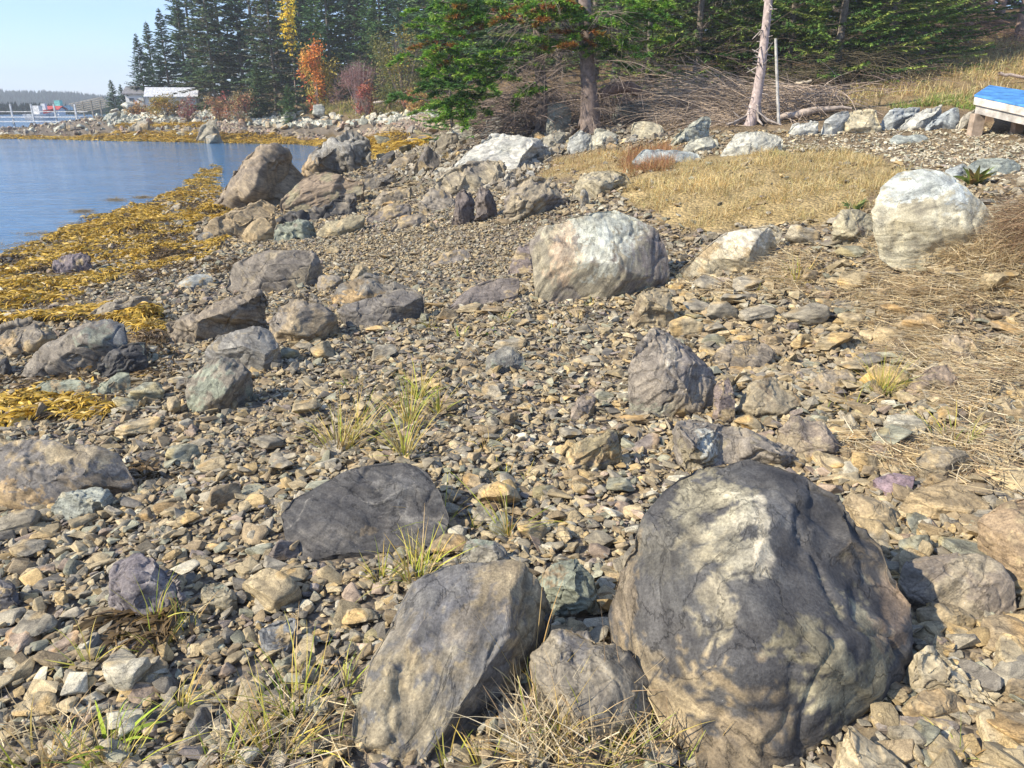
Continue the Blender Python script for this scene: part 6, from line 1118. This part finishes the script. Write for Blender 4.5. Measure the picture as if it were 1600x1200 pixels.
gable(o, (0, 0, 0), 4.4, 5, hh + 1.2, 1.5, 0, None, (.2, .2, .21)); part('window', [((-.8, -2.53, hh), (.8, .04, .9))], (.1, .12, .15), o)
# wharf ramp of sloping timbers
Y = 82.0; A = at_y(np.float64(116), np.float64(168), Y); B = at_y(np.float64(168), np.float64(157), Y); o = thing('wharf_ramp', (A + B) / 2, 'grey timber ramp sloping up towards the small spruces', 'ramp'); c0 = (A + B) / 2; L_ = np.linalg.norm(B - A); an = math.atan2(B[2] - A[2], B[0] - A[0])
for k in range(6):
    q = part('beam', [((0, k * .32 - .8, 0), (L_, .2, .12))], (.4, .36, .3), o); q.rotation_euler = (0, -an, 0); q.location = (0, 0, -.16 * k + .3)
for k in range(4): part('post', [((-L_ / 2 + .5 + k * L_ / 4, -.9, -.7 + k * .1), (.12, .12, 1.6))], (.3, .26, .2), o)
# jetty with posts
Y = 72.0; A = at_y(np.float64(-90), np.float64(185), Y); o = thing('jetty', (upx(20, Y), Y, ZW), 'low white-grey jetty with slim posts at the far left', 'jetty')
dk = at_y(np.float64(20), np.float64(183), Y)[2] - ZW
for k in range(14): part('plank', [((-6 + k * .9, 0, dk), (.86, 1.6, .08))], (.55, .56, .56), o)
for k in range(7): part('post', [((-5.6 + k * 1.9, -.8 + (k % 2) * .15, dk * .5 + .5), (.12, .12, dk + 1.2))], (.6, .6, .58), o)
part('rail', [((0, .78, dk + .45), (12, .05, .06)), ((0, -.86, dk - .35), (12, .06, .1))], (.62, .62, .6), o)
def boat(u, v, Y, L, label, hull, cab=None):
    P = at_y(np.float64(u), np.float64(v), Y); o = thing('boat', P, label, 'boat', 'boats at the far left'); n = 9; V = []; 
    for i in range(n):
        t = i / (n - 1) * 2 - 1; w_ = L * .17 * max(.05, 1 - max(0, t) ** 2.4 * .97) * (1 - .15 * (t < -.5)); z = .42 + .28 * max(0, t) ** 2
        V += [[t * L / 2, -w_, z], [t * L / 2 * .94, -w_ * .6, -.1], [t * L / 2 * .94, w_ * .6, -.1], [t * L / 2, w_, z]]
    F = [[4*i+j, 4*i+4+j, 4*i+5+j, 4*i+1+j] for i in range(n-1) for j in range(3)] + [[4*i+3, 4*i+7, 4*i+4, 4*i] for i in range(n-1)] + [[0,1,2,3],[4*n-1,4*n-2,4*n-3,4*n-4]]; V = np.array(V); link('hull', mesh_np('hull', V, np.array(F), {'base': np.tile(np.array(hull, float), (len(V), 1))}, False, M_PLAIN), o)
    part('wheelhouse', [((-.1 * L, 0, .75), (L * .22, L * .2, .8))], cab or (.7, .7, .68), o)
boat(74, 178, 96, 2.2, 'small red boat with a pale wheelhouse moored left of the ramp', (.5, .06, .05)); boat(66, 186, 74, 3.0, 'small white boat lying at the jetty', (.7, .72, .72)); boat(97, 171, 110, 3.4, 'small boat with teal stripe behind the jetty', (.5, .6, .58), (.2, .5, .45))
Y = 105.0; zt = at_y(np.float64(78), np.float64(171), Y)[2]; o = thing('fishing_store', (upx(78, Y), Y, zt), 'long low shed with red roof across the far water', 'shed'); gable(o, (0, 0, -.7), 2.6, 1.6, .7, .3, 0, None, (.45, .09, .08))
# hills across the bay with their distant wood
def hill(name, Y, prof, depth, lab, col):
    xs = np.array([upx(p[0], Y) for p in prof]); zs = np.array([at_y(np.float64(p[0]), np.float64(p[1]), Y)[2] for p in prof]); n = 120; X = np.linspace(xs[0], xs[-1], n); Z = np.interp(X, xs, zs) + gn(np.c_[X * .05, X * 0, X * 0]) * Y * .004
    V = []; rows = 7
    for j in range(rows): f = math.sin(j / (rows - 1) * math.pi / 2); V.append(np.c_[X, np.full(n, Y - depth + depth * j / (rows - 1)), ZW - .5 + (Z - ZW + .5) * f])
    V.append(np.c_[X, np.full(n, Y + depth), np.full(n, ZW - 1)]); V = np.concatenate(V); F = [[j*n+i, j*n+i+1, (j+1)*n+i+1, (j+1)*n+i] for j in range(rows) for i in range(n - 1)]
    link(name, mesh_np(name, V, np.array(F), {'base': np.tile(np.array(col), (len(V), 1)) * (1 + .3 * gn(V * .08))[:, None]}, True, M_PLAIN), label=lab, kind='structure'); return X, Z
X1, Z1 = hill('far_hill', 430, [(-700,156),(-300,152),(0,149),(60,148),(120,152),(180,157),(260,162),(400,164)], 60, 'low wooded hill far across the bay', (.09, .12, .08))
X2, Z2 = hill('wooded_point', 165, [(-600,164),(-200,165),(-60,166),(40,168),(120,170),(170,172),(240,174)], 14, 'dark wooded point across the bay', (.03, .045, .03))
g = np.random.default_rng(4); 
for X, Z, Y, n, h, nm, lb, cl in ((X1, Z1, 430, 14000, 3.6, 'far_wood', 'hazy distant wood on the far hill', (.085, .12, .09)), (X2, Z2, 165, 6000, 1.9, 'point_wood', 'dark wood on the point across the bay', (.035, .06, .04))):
    x = g.uniform(X[0], X[-1], n); j = g.uniform(0, 1, n); dp = 60 if Y > 300 else 14; z = ZW - .5 + (np.interp(x, X, Z) - ZW + .5) * np.sin(j * np.pi / 2); b = np.c_[x, Y - dp + dp * j, z - 1]; c = np.array(cl) * g.uniform(.5, 1.5, (n, 1)); hh = h * g.uniform(.5, 1.15, n)
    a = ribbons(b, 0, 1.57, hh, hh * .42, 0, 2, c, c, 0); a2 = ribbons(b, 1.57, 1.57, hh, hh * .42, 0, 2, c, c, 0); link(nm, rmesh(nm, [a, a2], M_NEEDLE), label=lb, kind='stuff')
# sea air between here and the far shore
hz = bmesh.new(); bmesh.ops.create_cube(hz, size=1); hm = bpy.data.meshes.new('haze'); hz.to_mesh(hm); hz.free()
M_H = bpy.data.materials.new('sea_air'); M_H.use_nodes = True; hn = M_H.node_tree; hn.nodes.clear(); ho = hn.nodes.new('ShaderNodeOutputMaterial'); hv = hn.nodes.new('ShaderNodeVolumePrincipled'); hv.inputs['Color'].default_value = (.86, .92, 1, 1); hv.inputs['Density'].default_value = .0011; hn.links.new(hv.outputs[0], ho.inputs['Volume'])
hm.materials.append(M_H); ob = link('haze', hm, None, (0, 0, 10.5), kind='stuff', label='thin bright sea haze over the cove'); ob.scale = (1500, 1500, 31)
# labels that would be shared are told apart by distance or side
from collections import defaultdict
gr = defaultdict(list)
for o in bpy.data.objects:
    if o.parent is None and o.get('group') in ('loose stones on the beach', 'stones below the wood'): gr[o['label']].append(o)
WDS = {2: ('nearer one', 'farther one'), 3: ('nearest of three', 'middle of three', 'farthest of three'), 4: ('nearest of four', 'second nearest of four', 'third nearest of four', 'farthest of four')}
for lb, os_ in gr.items():
    if 1 < len(os_) <= 4:
        os_.sort(key=lambda o: o.location.length)
        for o, w_ in zip(os_, WDS[len(os_)]): o['label'] = lb + ', ' + w_
print('done', time.time() - T0, 'tris', sum(len(m.polygons) for m in bpy.data.meshes))
